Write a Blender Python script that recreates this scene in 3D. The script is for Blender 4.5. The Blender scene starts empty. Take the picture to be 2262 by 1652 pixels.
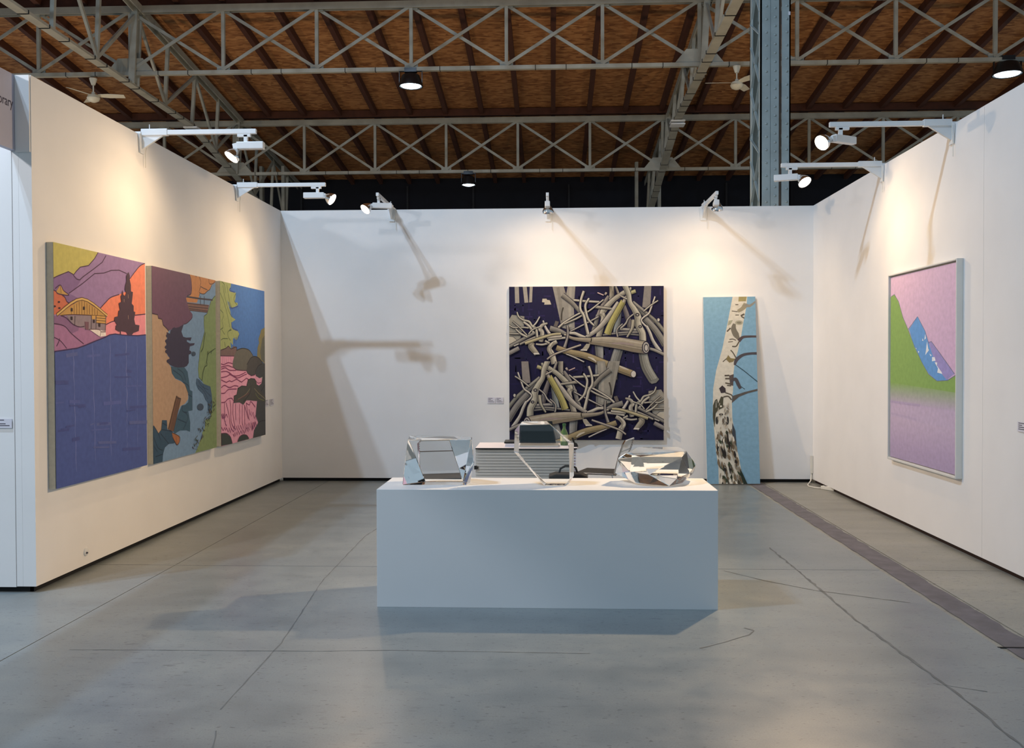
import bpy, bmesh, math, random
from mathutils import Vector, Matrix, Euler
import numpy as np
random.seed(7)
SC = bpy.context.scene
COL = SC.collection
PI = math.pi

# ---------------------------------------------------------------- camera, world, hall light, exposure
cam = bpy.data.objects.new('camera', bpy.data.cameras.new('camera')); COL.objects.link(cam)
cam.data.sensor_width = 36.0; cam.data.sensor_fit = 'HORIZONTAL'; cam.data.lens = 2050.0/2262*36.0
cam.data.clip_end = 200
YAW, PITCH, ROLL = .0433, -.0169, -.0027
fw = Vector((-math.sin(YAW)*math.cos(PITCH), math.cos(YAW)*math.cos(PITCH), math.sin(PITCH)))
rt = Vector((math.cos(YAW), math.sin(YAW), 0)); up = rt.cross(fw)
r2 = rt*math.cos(ROLL)+up*math.sin(ROLL); u2 = up*math.cos(ROLL)-rt*math.sin(ROLL)
cam.matrix_world = Matrix(((r2.x,u2.x,-fw.x,0),(r2.y,u2.y,-fw.y,0),(r2.z,u2.z,-fw.z,1.58),(0,0,0,1)))
SC.camera = cam

world = bpy.data.worlds.new('hall_ambient'); SC.world = world; world.use_nodes = True
bg = world.node_tree.nodes['Background']; LP = {'world': (0.3075, 0.4018, 0.4797), 'hall_left': (725.8, 987.8, 1310), 'aisle_fill': (300, 300, 318), 'roof_fill': (196.9, 149.6, 102.4), 'floods': (100, 125, 150), 'spill': (21.78, 15.18, 8.91), 'L1': (22.44, 15.64, 9.18), 'L2': (409.2, 285.2, 167.4), 'R1': (607.2, 423.2, 248.4), 'R2': (39.6, 27.6, 16.2), 'B1': (105.6, 73.6, 43.2), 'B2': (19.8, 13.8, 8.1), 'B3': (39.6, 27.6, 16.2)}   # light power (r,g,b) of every lamp and fill group
bg.inputs[0].default_value = (*LP['world'],1); bg.inputs[1].default_value = 1.0
def power(key):
    c = LP[key]; m = max(max(c), 1e-9); return m, tuple(x/m for x in c)

def light(name, kind, loc, energy, color, radius=.1, aim=None, size=None, blend=1.0):
    d = bpy.data.lights.new(name, kind); d.energy = energy; d.color = color
    if kind in ('POINT','SPOT'): d.shadow_soft_size = radius
    if kind == 'SPOT': d.spot_size = size; d.spot_blend = blend
    o = bpy.data.objects.new(name, d); COL.objects.link(o); o.location = loc
    if aim is not None: o.rotation_euler = Vector(aim).to_track_quat('-Z','Y').to_euler()
    return o
# high-bay floodlights of the hall, hung under the roof in front of the booth; last, an added fill on the wall end
for key, p, aim, sz in (('hall_left',(-5.55,3.75,10.2),(.3,.3,-1),2.75),('hall_left',(-6.2,3.75,10.2),(.3,.3,-1),2.75),
                        ('aisle_fill',(-5.2,2.4,4.2),(.25,.9,-.55),1.7)):
    e, c = power(key); light('hall_and_fill_light', 'SPOT', p, e, c, .1, aim, sz, .5)
# added fill points hidden behind the back wall, brightening roof and trusses
for p in ((-6.0,15.0,3.2),(.4,15.0,3.2),(6.5,15.2,3.2),(-10.5,17.5,3.2)):
    e, c = power('roof_fill'); light('roof_fill_light', 'POINT', p, e, c, .15)

vs = SC.view_settings
vs.view_transform = 'Standard'; vs.look = 'None'; vs.exposure = 0.0; vs.gamma = 1; vs.use_curve_mapping = False
SC.cycles.use_denoising = True
SC.cycles.max_bounces = 14; SC.cycles.transmission_bounces = 12; SC.cycles.diffuse_bounces = 5; SC.cycles.glossy_bounces = 6
SC.cycles.sample_clamp_indirect = 6.0; SC.cycles.blur_glossy = .6

# ---------------------------------------------------------------- materials
def srgb(h):
    c = [int(h[i:i+2],16)/255 for i in (0,2,4)]
    return tuple(x/12.92 if x <= .04045 else ((x+.055)/1.055)**2.4 for x in c)
def new_mat(name):
    m = bpy.data.materials.new(name); m.use_nodes = True
    return m, m.node_tree.nodes, m.node_tree.links, m.node_tree.nodes['Principled BSDF']
def ramp(n, stops):
    r = n.new('ShaderNodeValToRGB'); e = r.color_ramp.elements
    while len(e) < len(stops): e.new(.5)
    for x, (p, c) in zip(e, stops): x.position = p; x.color = (*c, 1)
    return r
def mat(name, hexcol, rough=.6, metal=0, var=.08, scale=6, spec=.5, bump=0, bscale=60, stretch=(1,1,1)):
    m, n, l, b = new_mat(name); c = srgb(hexcol)
    tc = n.new('ShaderNodeTexCoord'); mp = n.new('ShaderNodeMapping'); mp.inputs['Scale'].default_value = stretch
    l.new(tc.outputs['Object'], mp.inputs[0])
    nz = n.new('ShaderNodeTexNoise'); nz.inputs['Scale'].default_value = scale; nz.inputs['Detail'].default_value = 5
    l.new(mp.outputs[0], nz.inputs['Vector'])
    r = ramp(n, [(.3, [x*(1-var) for x in c]), (.7, [min(1,x*(1+var)) for x in c])])
    l.new(nz.outputs['Fac'], r.inputs[0]); l.new(r.outputs[0], b.inputs['Base Color'])
    b.inputs['Roughness'].default_value = rough; b.inputs['Metallic'].default_value = metal
    b.inputs['Specular IOR Level'].default_value = spec
    if bump:
        n2 = n.new('ShaderNodeTexNoise'); n2.inputs['Scale'].default_value = bscale; n2.inputs['Detail'].default_value = 4
        l.new(mp.outputs[0], n2.inputs['Vector'])
        bp = n.new('ShaderNodeBump'); bp.inputs['Strength'].default_value = bump; bp.inputs['Distance'].default_value = .01
        l.new(n2.outputs['Fac'], bp.inputs['Height']); l.new(bp.outputs[0], b.inputs['Normal'])
    return m
def emit(name, color, strength):
    m, n, l, b = new_mat(name)
    b.inputs['Base Color'].default_value = (.9,.9,.9,1)
    b.inputs['Emission Color'].default_value = (*color,1); b.inputs['Emission Strength'].default_value = strength
    return m
WHITE = mat('white_wall_paint', 'edecea', .75, var=.02, scale=2.5, bump=.03, bscale=90, spec=.25)
PEDM = mat('white_lacquered_board', 'dadee0', .5, var=.01, scale=2, spec=.3)
BROWNB = mat('dark_red_brown_board', '2a1713', .8)
BLACK = mat('black_board', '0c0c0d', .8)
WMETAL = mat('white_powder_coat', 'e4e6e6', .4, var=.03)
STEEL = mat('grey_painted_steel', '9c9a8e', .6, var=.16, scale=3, bump=.05, bscale=20)
COLM = mat('blue_grey_painted_steel', '9aa7a8', .5, var=.12, scale=4, bump=.05, bscale=25)
SLAT = mat('pale_aluminium_slat', 'c6c5c0', .45, .15, var=.03)
CHROME = mat('chrome', 'd8d8d8', .12, 1.0, var=.02)
ALU = mat('brushed_aluminium', 'c4c5c2', .38, .75, var=.05, stretch=(1,1,30))
DARKP = mat('black_plastic', '131416', .35, var=.1)
RUBBER = mat('black_fabric', '141416', .85, var=.2, scale=40)
WOODD = mat('dark_brown_timber', '4e2a1a', .8, var=.25, scale=4, stretch=(1,.15,1), bump=.08, bscale=12)
FARW = mat('dark_navy_wall_paint', '0a0d18', .9, var=.2, scale=.6)
FANW = mat('cream_enamel', 'cfc9b6', .45, var=.04)
PAPER = mat('white_card', 'dcdae2', .6, var=.02)
INK = mat('grey_ink', '55525c', .7)
INKD = mat('dark_ink', '3c3644', .7)
CANV = mat('raw_canvas_edge', 'cfc9b8', .85, var=.06, scale=40, bump=.1, bscale=300)
FRAMEW = mat('white_frame_lacquer', 'dcdcd6', .45, var=.03)
CABLEW = mat('white_plastic', 'dedbd0', .45, var=.03)
LAMPG = emit('lit_lamp_glass', (1,.86,.66), 14)
BAYG = emit('lit_floodlight_lens', (.72,.9,1), 8)

def osb():
    m, n, l, b = new_mat('oriented_strand_board')
    tc = n.new('ShaderNodeTexCoord'); mp = n.new('ShaderNodeMapping'); mp.inputs['Scale'].default_value = (5,14,14)
    l.new(tc.outputs['Object'], mp.inputs[0])
    v = n.new('ShaderNodeTexVoronoi'); v.inputs['Scale'].default_value = 1.3; l.new(mp.outputs[0], v.inputs['Vector'])
    nz = n.new('ShaderNodeTexNoise'); nz.inputs['Scale'].default_value = 1.2; nz.inputs['Detail'].default_value = 6; l.new(mp.outputs[0], nz.inputs['Vector'])
    big = n.new('ShaderNodeTexNoise'); big.inputs['Scale'].default_value = .35; l.new(tc.outputs['Object'], big.inputs['Vector'])
    mx = n.new('ShaderNodeMixRGB'); mx.inputs[0].default_value = .5
    l.new(v.outputs['Color'], mx.inputs[1]); l.new(nz.outputs['Fac'], mx.inputs[2])
    bw = n.new('ShaderNodeRGBToBW'); l.new(mx.outputs[0], bw.inputs[0])
    r = ramp(n, [(.25, srgb('85502a')), (.5, srgb('b87c48')), (.75, srgb('d69a60'))]); l.new(bw.outputs[0], r.inputs[0])
    m2 = n.new('ShaderNodeMixRGB'); m2.blend_type = 'MULTIPLY'; m2.inputs[0].default_value = .35
    l.new(r.outputs[0], m2.inputs[1]); l.new(big.outputs['Fac'], m2.inputs[2]); l.new(m2.outputs[0], b.inputs['Base Color'])
    b.inputs['Roughness'].default_value = .8
    return m
OSB = osb()

def concrete(name, base, dark, light_, rough=(.285,.36)):
    m, n, l, b = new_mat(name)
    tc = n.new('ShaderNodeTexCoord')
    def noise(sc, det, st=(1,1,1), dist=0):
        mp = n.new('ShaderNodeMapping'); mp.inputs['Scale'].default_value = st; l.new(tc.outputs['Object'], mp.inputs[0])
        z = n.new('ShaderNodeTexNoise'); z.inputs['Scale'].default_value = sc; z.inputs['Detail'].default_value = det
        z.inputs['Distortion'].default_value = dist; l.new(mp.outputs[0], z.inputs['Vector']); return z
    big = noise(.5, 3, dist=.3); mid = noise(4.5, 6); drag = noise(2.2, 6, (.25,1.6,1)); spk = noise(19, 3, (.55,1.5,1)); pit = noise(48, 2, (.6,1.3,1)); fine = noise(120, 2)
    mix = n.new('ShaderNodeMixRGB'); mix.inputs[0].default_value = .45; l.new(big.outputs['Fac'], mix.inputs[1]); l.new(mid.outputs['Fac'], mix.inputs[2])
    mix2 = n.new('ShaderNodeMixRGB'); mix2.inputs[0].default_value = .3; l.new(mix.outputs[0], mix2.inputs[1]); l.new(drag.outputs['Fac'], mix2.inputs[2])
    r = ramp(n, [(.36, srgb(dark)), (.5, srgb(base)), (.64, srgb(light_))]); l.new(mix2.outputs[0], r.inputs[0])
    s1 = ramp(n, [(.60, (1,1,1)), (.70, (.42,.43,.45))]); l.new(spk.outputs['Fac'], s1.inputs[0])
    s2 = ramp(n, [(.64, (1,1,1)), (.72, (.4,.4,.42))]); l.new(pit.outputs['Fac'], s2.inputs[0])
    # specks only in worn patches
    ms = n.new('ShaderNodeMixRGB'); ms.blend_type = 'MULTIPLY'; pr = ramp(n, [(.40,(0,0,0)),(.72,(.7,.7,.7))]); l.new(big.outputs['Fac'], pr.inputs[0])
    l.new(pr.outputs[0], ms.inputs[0]); l.new(r.outputs[0], ms.inputs[1]); l.new(s1.outputs[0], ms.inputs[2])
    m3 = n.new('ShaderNodeMixRGB'); m3.blend_type = 'MULTIPLY'; m3.inputs[0].default_value = .8; l.new(ms.outputs[0], m3.inputs[1]); l.new(s2.outputs[0], m3.inputs[2])
    fr = ramp(n, [(.3,(.86,.86,.86)),(.7,(1.0,1.0,1.0))]); l.new(fine.outputs['Fac'], fr.inputs[0])
    m4 = n.new('ShaderNodeMixRGB'); m4.blend_type = 'MULTIPLY'; m4.inputs[0].default_value = 1; l.new(m3.outputs[0], m4.inputs[1]); l.new(fr.outputs[0], m4.inputs[2])
    l.new(m4.outputs[0], b.inputs['Base Color'])
    rr = n.new('ShaderNodeMapRange'); rr.inputs[1].default_value = .35; rr.inputs[2].default_value = .65; rr.inputs[3].default_value = rough[0]; rr.inputs[4].default_value = rough[1]
    l.new(mid.outputs['Fac'], rr.inputs[0]); l.new(rr.outputs[0], b.inputs['Roughness'])
    bp = n.new('ShaderNodeBump'); bp.inputs['Strength'].default_value = .06; bp.inputs['Distance'].default_value = .004
    l.new(mid.outputs['Fac'], bp.inputs['Height']); l.new(bp.outputs[0], b.inputs['Normal'])
    b.inputs['Specular IOR Level'].default_value = .45
    return m
CONC = concrete('polished_concrete', '80888a', '737b7d', '8d9493')
CONCW = concrete('worn_concrete', '96948a', '7c7a70', 'aaa79a', (.34,.5))
ASPH = mat('grey_asphalt_infill', '6c686c', .7, var=.2, scale=8, bump=.2, bscale=120)
JOINT = mat('floor_joint_filler', '3a3632', .9)
CRACK = mat('cracked_worn_concrete', '6c7070', .8, var=.2, scale=9)

def glass():
    m, n, l, b = new_mat('clear_acrylic')
    b.inputs['Base Color'].default_value = (.985,1,.995,1); b.inputs['Roughness'].default_value = 0; b.inputs['IOR'].default_value = 1.49
    b.inputs['Transmission Weight'].default_value = 1
    tc = n.new('ShaderNodeTexCoord'); nz = n.new('ShaderNodeTexNoise'); nz.inputs['Scale'].default_value = 3
    l.new(tc.outputs['Object'], nz.inputs['Vector'])
    r = ramp(n, [(.3,(.98,1,.995)),(.7,(1,1,1))]); l.new(nz.outputs['Fac'], r.inputs[0]); l.new(r.outputs[0], b.inputs['Base Color'])
    return m
ACRYL = glass()
def clearmesh(name, col, alpha):
    m, n, l, b = new_mat(name); b.inputs['Base Color'].default_value = (*srgb(col),1); b.inputs['Alpha'].default_value = alpha; b.inputs['Roughness'].default_value = .3
    return m
NET = clearmesh('translucent_mesh_weave', 'b8bcbc', .3)
BOTTLE = mat('green_bottle_glass', '5e7a48', .1, var=.1)
def paint():
    m, n, l, b = new_mat('oil_paint_layers')
    at = n.new('ShaderNodeVertexColor'); at.layer_name = 'paint'
    tc = n.new('ShaderNodeTexCoord'); nz = n.new('ShaderNodeTexNoise'); nz.inputs['Scale'].default_value = 22; nz.inputs['Detail'].default_value = 6
    l.new(tc.outputs['Object'], nz.inputs['Vector'])
    hs = n.new('ShaderNodeHueSaturation'); l.new(at.outputs['Color'], hs.inputs['Color'])
    mr = n.new('ShaderNodeMapRange'); mr.inputs[1].default_value = .3; mr.inputs[2].default_value = .7; mr.inputs[3].default_value = .92; mr.inputs[4].default_value = 1.08
    l.new(nz.outputs['Fac'], mr.inputs[0]); hs.inputs['Saturation'].default_value = .95; l.new(mr.outputs[0], hs.inputs['Value']); l.new(hs.outputs[0], b.inputs['Base Color'])
    b.inputs['Roughness'].default_value = .55; b.inputs['Specular IOR Level'].default_value = .25
    return m
PAINT = paint()

# ---------------------------------------------------------------- mesh helpers
class MB:
    def __init__(s): s.v = []; s.f = []
    def add(s, vs, fs):
        o = len(s.v); s.v += [tuple(p) for p in vs]; s.f += [tuple(i+o for i in f) for f in fs]; return s
    def box(s, a, b):
        (x0,y0,z0),(x1,y1,z1) = a, b
        return s.add([(x0,y0,z0),(x1,y0,z0),(x1,y1,z0),(x0,y1,z0),(x0,y0,z1),(x1,y0,z1),(x1,y1,z1),(x0,y1,z1)],
                     [(0,3,2,1),(4,5,6,7),(0,1,5,4),(1,2,6,5),(2,3,7,6),(3,0,4,7)])
    def bar(s, p, q, w, h, upv=(0,0,1)):
        p, q = Vector(p), Vector(q); d = (q-p).normalized(); U = Vector(upv)
        if abs(d.dot(U)) > .98: U = Vector((0,1,0))
        sx = d.cross(U).normalized(); sy = sx.cross(d).normalized()
        vs = [e + sx*(a*w/2) + sy*(b*h/2) for e in (p,q) for a,b in ((-1,-1),(1,-1),(1,1),(-1,1))]
        return s.add(vs, [(0,1,2,3),(7,6,5,4),(0,4,5,1),(1,5,6,2),(2,6,7,3),(3,7,4,0)])
    def tube(s, pts, r, n=8):
        pts = [Vector(p) for p in pts]; rs = r if isinstance(r,(list,tuple)) else [r]*len(pts); rings = []; prev = None
        for i, p in enumerate(pts):
            d = (pts[min(i+1,len(pts)-1)]-pts[max(i-1,0)]).normalized()
            if prev is None:
                U = Vector((0,0,1)) if abs(d.z) < .9 else Vector((1,0,0)); a = d.cross(U).normalized()
            else: a = (prev - d*prev.dot(d)).normalized()
            prev = a; b = d.cross(a)
            rings.append([p+(a*math.cos(t)+b*math.sin(t))*rs[i] for t in [2*PI*k/n for k in range(n)]])
        vs = [x for r_ in rings for x in r_]; fs = []
        for i in range(len(pts)-1):
            for k in range(n): fs.append((i*n+k, i*n+(k+1)%n, (i+1)*n+(k+1)%n, (i+1)*n+k))
        fs.append(tuple(range(n-1,-1,-1))); fs.append(tuple((len(pts)-1)*n+k for k in range(n)))
        return s.add(vs, fs)
    def lathe(s, c, axis, prof, n=20):
        # prof: (distance along axis, radius)
        c = Vector(c); d = Vector(axis).normalized(); U = Vector((0,0,1)) if abs(d.z) < .9 else Vector((1,0,0))
        a = d.cross(U).normalized(); b = d.cross(a); vs = []; fs = []
        for t, r in prof: vs += [c+d*t+(a*math.cos(2*PI*k/n)+b*math.sin(2*PI*k/n))*r for k in range(n)]
        for i in range(len(prof)-1):
            for k in range(n): fs.append((i*n+k, i*n+(k+1)%n, (i+1)*n+(k+1)%n, (i+1)*n+k))
        fs.append(tuple(range(n-1,-1,-1))); fs.append(tuple((len(prof)-1)*n+k for k in range(n)))
        return s.add(vs, fs)
    def prism(s, poly, off):
        n = len(poly); o = Vector(off); vs = [Vector(p) for p in poly]+[Vector(p)+o for p in poly]
        return s.add(vs, [tuple(range(n-1,-1,-1)), tuple(range(n,2*n))]+[(i,(i+1)%n,n+(i+1)%n,n+i) for i in range(n)])
def obj(name, mb, m, parent=None, smooth=False, bevel=0, fix=True, kind=None, label=None):
    me = bpy.data.meshes.new(name); me.from_pydata(mb.v, [], mb.f); me.materials.append(m)
    if fix:
        bm = bmesh.new(); bm.from_mesh(me); bmesh.ops.recalc_face_normals(bm, faces=bm.faces); bm.to_mesh(me); bm.free()
    if smooth: me.polygons.foreach_set('use_smooth', [True]*len(me.polygons))
    me.update()
    o = bpy.data.objects.new(name, me); COL.objects.link(o)
    if bevel:
        b = o.modifiers.new('bevel','BEVEL'); b.width = bevel; b.segments = 2; b.limit_method = 'ANGLE'
    if smooth:
        try: me.set_sharp_from_angle(angle=.7)
        except Exception: pass
    if parent is not None:
        o.parent = parent; o.matrix_parent_inverse = Matrix.Translation(-world_loc(parent))
    if kind: o['kind'] = kind
    if label: o['label'] = label
    return o
def world_loc(o):
    return (o.location.copy() if o.parent is None else Vector((0,0,0)))
def tag(o, label, cat, group=None, kind=None):
    o['label'] = label; o['category'] = cat
    if group: o['group'] = group
    if kind: o['kind'] = kind
    return o
def thing(name, loc, label, cat, group=None, kind=None):
    o = bpy.data.objects.new(name, None); COL.objects.link(o); o.location = loc; o.empty_display_size = .1
    return tag(o, label, cat, group, kind)
def share(name, src, parent, M):
    # a further piece that shares the mesh of src, placed by matrix M (world)
    o = bpy.data.objects.new(name, src.data); COL.objects.link(o); o.parent = parent
    o.matrix_parent_inverse = Matrix.Translation(-world_loc(parent)); o.matrix_basis = M
    return o

XL, XR, YB, HT, YF, GAP = -3.4965, 3.2868, 11.8624, 3.4905, 6.12, .042

# ---------------------------------------------------------------- floor: slabs, asphalt infill strip, cracks
fl = obj('floor', MB().box((-16,-8,-.12),(16,34,-.012)), JOINT); tag(fl, 'grey polished concrete hall floor with saw-cut joints', 'floor', kind='structure')
g = .0035
xs = [(-16,-2.895),(-2.895,2.43),(2.66,16)]; ys = [(-8,6.978),(6.978,34)]
for i,(x0,x1) in enumerate(xs):
    for y0,y1 in ys:
        obj('slab', MB().box((x0+g,y0+g,-.05),(x1-g,y1-g,0)), CONC if i < 2 else CONCW, fl)
def wobble(x, y0, y1, n, a, seed):
    r = random.Random(seed); return [(x+r.uniform(-a,a), y0+(y1-y0)*i/n) for i in range(n+1)]
lft = wobble(2.462, -8, 34, 420, .008, 3); rgt = wobble(2.640, -8, 34, 420, .010, 4)
mb = MB(); vs = []; fs = []
for (a,b),(c,d) in zip(lft, rgt): vs += [(a,b,-.001),(c,d,-.001)]
for i in range(len(lft)-1): fs.append((2*i,2*i+1,2*i+3,2*i+2))
mb.add(vs, fs); obj('infill_strip', mb, ASPH, fl)
mb = MB().box((2.43,-8,-.05),(2.66,34,-.004)); obj('infill_edge', mb, CONCW, fl)
def ribbon_floor(pts, w, name, m, z=.0012, seed=1):
    r = random.Random(seed); vs = []; fs = []; P = [Vector((x,y,0)) for x,y in pts]; Q = []
    for i in range(len(P)-1):
        n = max(2, int((P[i+1]-P[i]).length/.06))
        Q += [P[i].lerp(P[i+1], k/n) for k in range(n)]
    Q.append(P[-1])
    for i, p in enumerate(Q):
        d = (Q[min(i+1,len(Q)-1)]-Q[max(i-1,0)]).normalized(); nn = Vector((-d.y,d.x,0)); ww = w*r.uniform(.4,1.25)
        j = nn*r.uniform(-.35,.35)*w
        vs += [tuple(p+j+nn*ww/2+Vector((0,0,z))), tuple(p+j-nn*ww/2+Vector((0,0,z)))]
    for i in range(len(Q)-1): fs.append((2*i,2*i+1,2*i+3,2*i+2))
    return obj(name, MB().add(vs, fs), m, fl)
ribbon_floor([(1.80,7.78),(1.82,6.9),(1.822,5.68),(1.90,4.4),(1.92,2.4)], .017, 'crack', CRACK)
ribbon_floor([(1.27,6.92),(1.5,6.62),(1.78,6.35),(2.3,6.05)], .006, 'crack', JOINT, seed=3)
ribbon_floor([(-2.63,4.92),(-1.27,4.94),(-.88,4.97),(.2,4.95)], .006, 'crack', CRACK, seed=4)
ribbon_floor([(-1.55,9.2),(-1.67,8.2),(-1.64,6.55),(-1.51,5.08),(-1.5,4.1)], .007, 'crack', CRACK, seed=5)
ribbon_floor([(.80,5.06),(.95,5.17),(1.12,5.32),(1.165,5.40),(1.12,5.455)], .010, 'crack', CRACK, seed=6)
ribbon_floor([(1.84,4.55),(2.05,4.45)], .006, 'crack', CRACK, seed=8)
ribbon_floor([(-1.43,3.86),(-1.36,3.62)], .008, 'crack', CRACK, seed=9)
mb = MB().box((2.42,5.128,-.03),(2.66,5.142,.0015)); obj('joint_cover', mb, BLACK, fl)

# ---------------------------------------------------------------- booth walls
T = .09
def wall(name, label, boxes, m=WHITE):
    first = None
    for k, (a, b) in enumerate(boxes):
        if first is None: first = obj(name, MB().box(a, b), m)
        else: obj('panel', MB().box(a, b), m, first)
    return tag(first, label, 'wall', kind='structure')
wall('wall_back', 'white back wall of the booth behind the desk', [((XL-T,YB,GAP),(XR+T,YB+T,HT))])
wall('wall_left', 'white left wall of the booth carrying three canvases', [((XL-T,YF,GAP),(XL,YB-.001,HT))])
wall('wall_right', 'white right wall of the booth with the framed mountain picture', [((XR,7.2395,GAP),(XR+T,YB-.001,HT)), ((XR,5.0,GAP),(XR+T,7.2365,HT))])
wall('wall_front', 'white wall end beside the aisle at far left', [((-3.6305,YF,GAP),(XL-T-.001,YF+T,HT)), ((-6.5,YF-.002,GAP-.004),(-3.6345,YF+T,HT))])
for nm, lb, a, b in (('gap_strip_back','black recessed strip added for the shadow gap under the back wall',(XL,YB+.035,0),(XR,YB+.06,GAP)),
                     ('gap_strip_left','black recessed strip added for the shadow gap under the left wall',(XL-.06,YF+.03,0),(XL-.035,YB,GAP)),
                     ('gap_strip_right','dark recessed strip added for the shadow gap under the right wall',(XR+.035,5.0,0),(XR+.06,YB,GAP)),
                     ('gap_strip_front','black recessed strip added for the shadow gap under the wall end at far left',(-6.5,YF+.03,0),(XL-.03,YF+.05,GAP-.004))):
    tag(obj(nm, MB().box(a,b), BROWNB if nm.endswith('right') else BLACK), lb, 'gap strip', kind='structure')  # dark strips added so the open gap under the walls reads as shade
# cantilevered sign board over the aisle
sb = obj('sign_board', MB().box((-3.64,2.2,2.985),(-3.6,YF-.004,3.49)), mat('grey_lilac_sign_paint','b9b6c2',.7,var=.03))
tag(sb, 'grey fascia board with dark lettering above the aisle at far left', 'sign')
obj('end_cap', MB().box((-3.5985,YF-.016,2.975),(-3.5,YF-.004,3.488)), WHITE, sb)
def text_mesh(s, size):
    cu = bpy.data.curves.new('lettering','FONT'); cu.body = s; cu.size = size; cu.align_x = 'RIGHT'; cu.extrude = .0004
    o = bpy.data.objects.new('lettering', cu); COL.objects.link(o)
    dg = bpy.context.evaluated_depsgraph_get(); me = bpy.data.meshes.new_from_object(o.evaluated_get(dg))
    bpy.data.objects.remove(o); return me
me = text_mesh('contemporary', .092); me.materials.clear(); me.materials.append(INKD)
o = bpy.data.objects.new('lettering', me); COL.objects.link(o); o.parent = sb
o.matrix_basis = Matrix.Translation((-3.5992,6.085,3.262)) @ Matrix(((0,0,1,0),(.8,0,0,0),(0,1,0,0),(0,0,0,1)))

# ---------------------------------------------------------------- hall roof
def zdeck(y): return 8.13+.115*(24.2-y)
Y0R, Y1R = -6, 30.19
mb = MB().add([(-18,Y0R,zdeck(Y0R)),(18,Y0R,zdeck(Y0R)),(18,Y1R,zdeck(Y1R)),(-18,Y1R,zdeck(Y1R)),(-18,Y0R,zdeck(Y0R)+.06),(18,Y0R,zdeck(Y0R)+.06),(18,Y1R,zdeck(Y1R)+.06),(-18,Y1R,zdeck(Y1R)+.06)],
              [(0,3,2,1),(4,5,6,7),(0,1,5,4),(1,2,6,5),(2,3,7,6),(3,0,4,7)])
ceil = tag(obj('ceiling', mb, OSB), 'sloping brown strand board roof of the hall', 'ceiling', kind='structure')
rm = MB().add([(-.055,0,-.17),(.055,0,-.17),(.055,0,0),(-.055,0,0)]+[(x,19,z-.115*19) for x,z in ((-.055,-.17),(.055,-.17),(.055,0),(-.055,0))],
              [(0,1,2,3),(7,6,5,4),(0,4,5,1),(1,5,6,2),(2,6,7,3),(3,7,4,0)])
r0 = None
for k in range(-14,17):
    x = -.895+.934*k; M = Matrix.Translation((x,11.4,zdeck(11.4)))
    if r0 is None:
        r0 = obj('rafter', rm, WOODD, ceil); r0.matrix_basis = M
    else: share('rafter', r0, ceil, M)
for y in (18.32,24.32):
    obj('purlin', MB().box((-18,y-.06,zdeck(y)-.2),(18,y+.06,zdeck(y)-.02)), WOODD, ceil)
tag(obj('wall_far', MB().box((-20,30.2,0),(20,30.5,7.7)), FARW), 'dark navy end wall of the hall beyond the booth', 'wall', kind='structure')
fw_ = bpy.data.objects['wall_far']
for x in (-8.2,-4.7,-2.55,.55,3.4,5.6): obj('mullion', MB().box((x-.03,30.15,0),(x+.03,30.2,7.2)), mat('dark_steel','16181e',.7), fw_)
obj('rail', MB().box((-20,30.15,6.2),(20,30.2,6.24)), bpy.data.materials['dark_steel'], fw_)

# ---------------------------------------------------------------- roof trusses
X0, DX = -6.485-1.868, 1.868
def row_truss(Y, zb, zt, label, ks):
    t = thing('roof_truss', (X0,Y,zb), label, 'roof truss')
    a, b = X0+DX*ks[0]-.4, X0+DX*ks[-1]+.4
    obj('bottom_chord', MB().bar((a,Y,zb),(b,Y,zb),.09,.075), STEEL, t)
    mb = MB().bar((a,Y,zt),(b,Y,zt),.12,.03).bar((a,Y-.05,zt-.06),(b,Y-.05,zt-.06),.02,.12).bar((a,Y+.05,zt-.06),(b,Y+.05,zt-.06),.02,.12)
    obj('top_chord', mb, STEEL, t)
    pm = gm = None; ties = MB()
    for k in ks:
        x = X0+DX*k
        if pm is None:
            pm = obj('post', MB().bar((x,Y,zb),(x,Y,zt),.065,.065), STEEL, t)
            gm = obj('gusset_plate', MB().box((x-.13,Y-.012,zb-.02),(x+.13,Y+.012,zb+.12)), STEEL, t); share('gusset_plate', gm, t, Matrix.Translation((0,0,zt-zb-.13)))
        else:
            M = Matrix.Translation((DX*(k-ks[0]),0,0)); share('post', pm, t, M); share('gusset_plate', gm, t, M)
            share('gusset_plate', gm, t, Matrix.Translation((DX*(k-ks[0]),0,zt-zb-.13)))
    d1 = d2 = None
    for k in ks[:-1]:
        x = X0+DX*k
        if d1 is None:
            d1 = obj('diagonal', MB().bar((x,Y-.03,zb+.05),(x+DX,Y-.03,zt-.08),.02,.06), STEEL, t)
            d2 = obj('diagonal', MB().bar((x,Y+.03,zt-.08),(x+DX,Y+.03,zb+.05),.02,.06), STEEL, t)
        else:
            M = Matrix.Translation((DX*(k-ks[0]),0,0)); share('diagonal', d1, t, M); share('diagonal', d2, t, M)
        for q in (.3,.62): ties.box((x+DX*q,Y-.05,zb-.042),(x+DX*q+.012,Y+.05,zb+.042))
    obj('cable_tie', ties, BLACK, t, kind='stuff')
    return t
row_truss(18.2, 7.25, 8.56, 'nearer cross truss of grey steel under the roof, carrying two floodlights', list(range(-3,11)))
row_truss(24.2, 6.45, 7.82, 'farther cross truss of grey steel just above the dark end wall', list(range(-3,11)))
row_truss(12.2, 8.05, 9.3, 'cross truss of grey steel over the back wall, above the picture edge', list(range(-3,11)))

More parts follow.
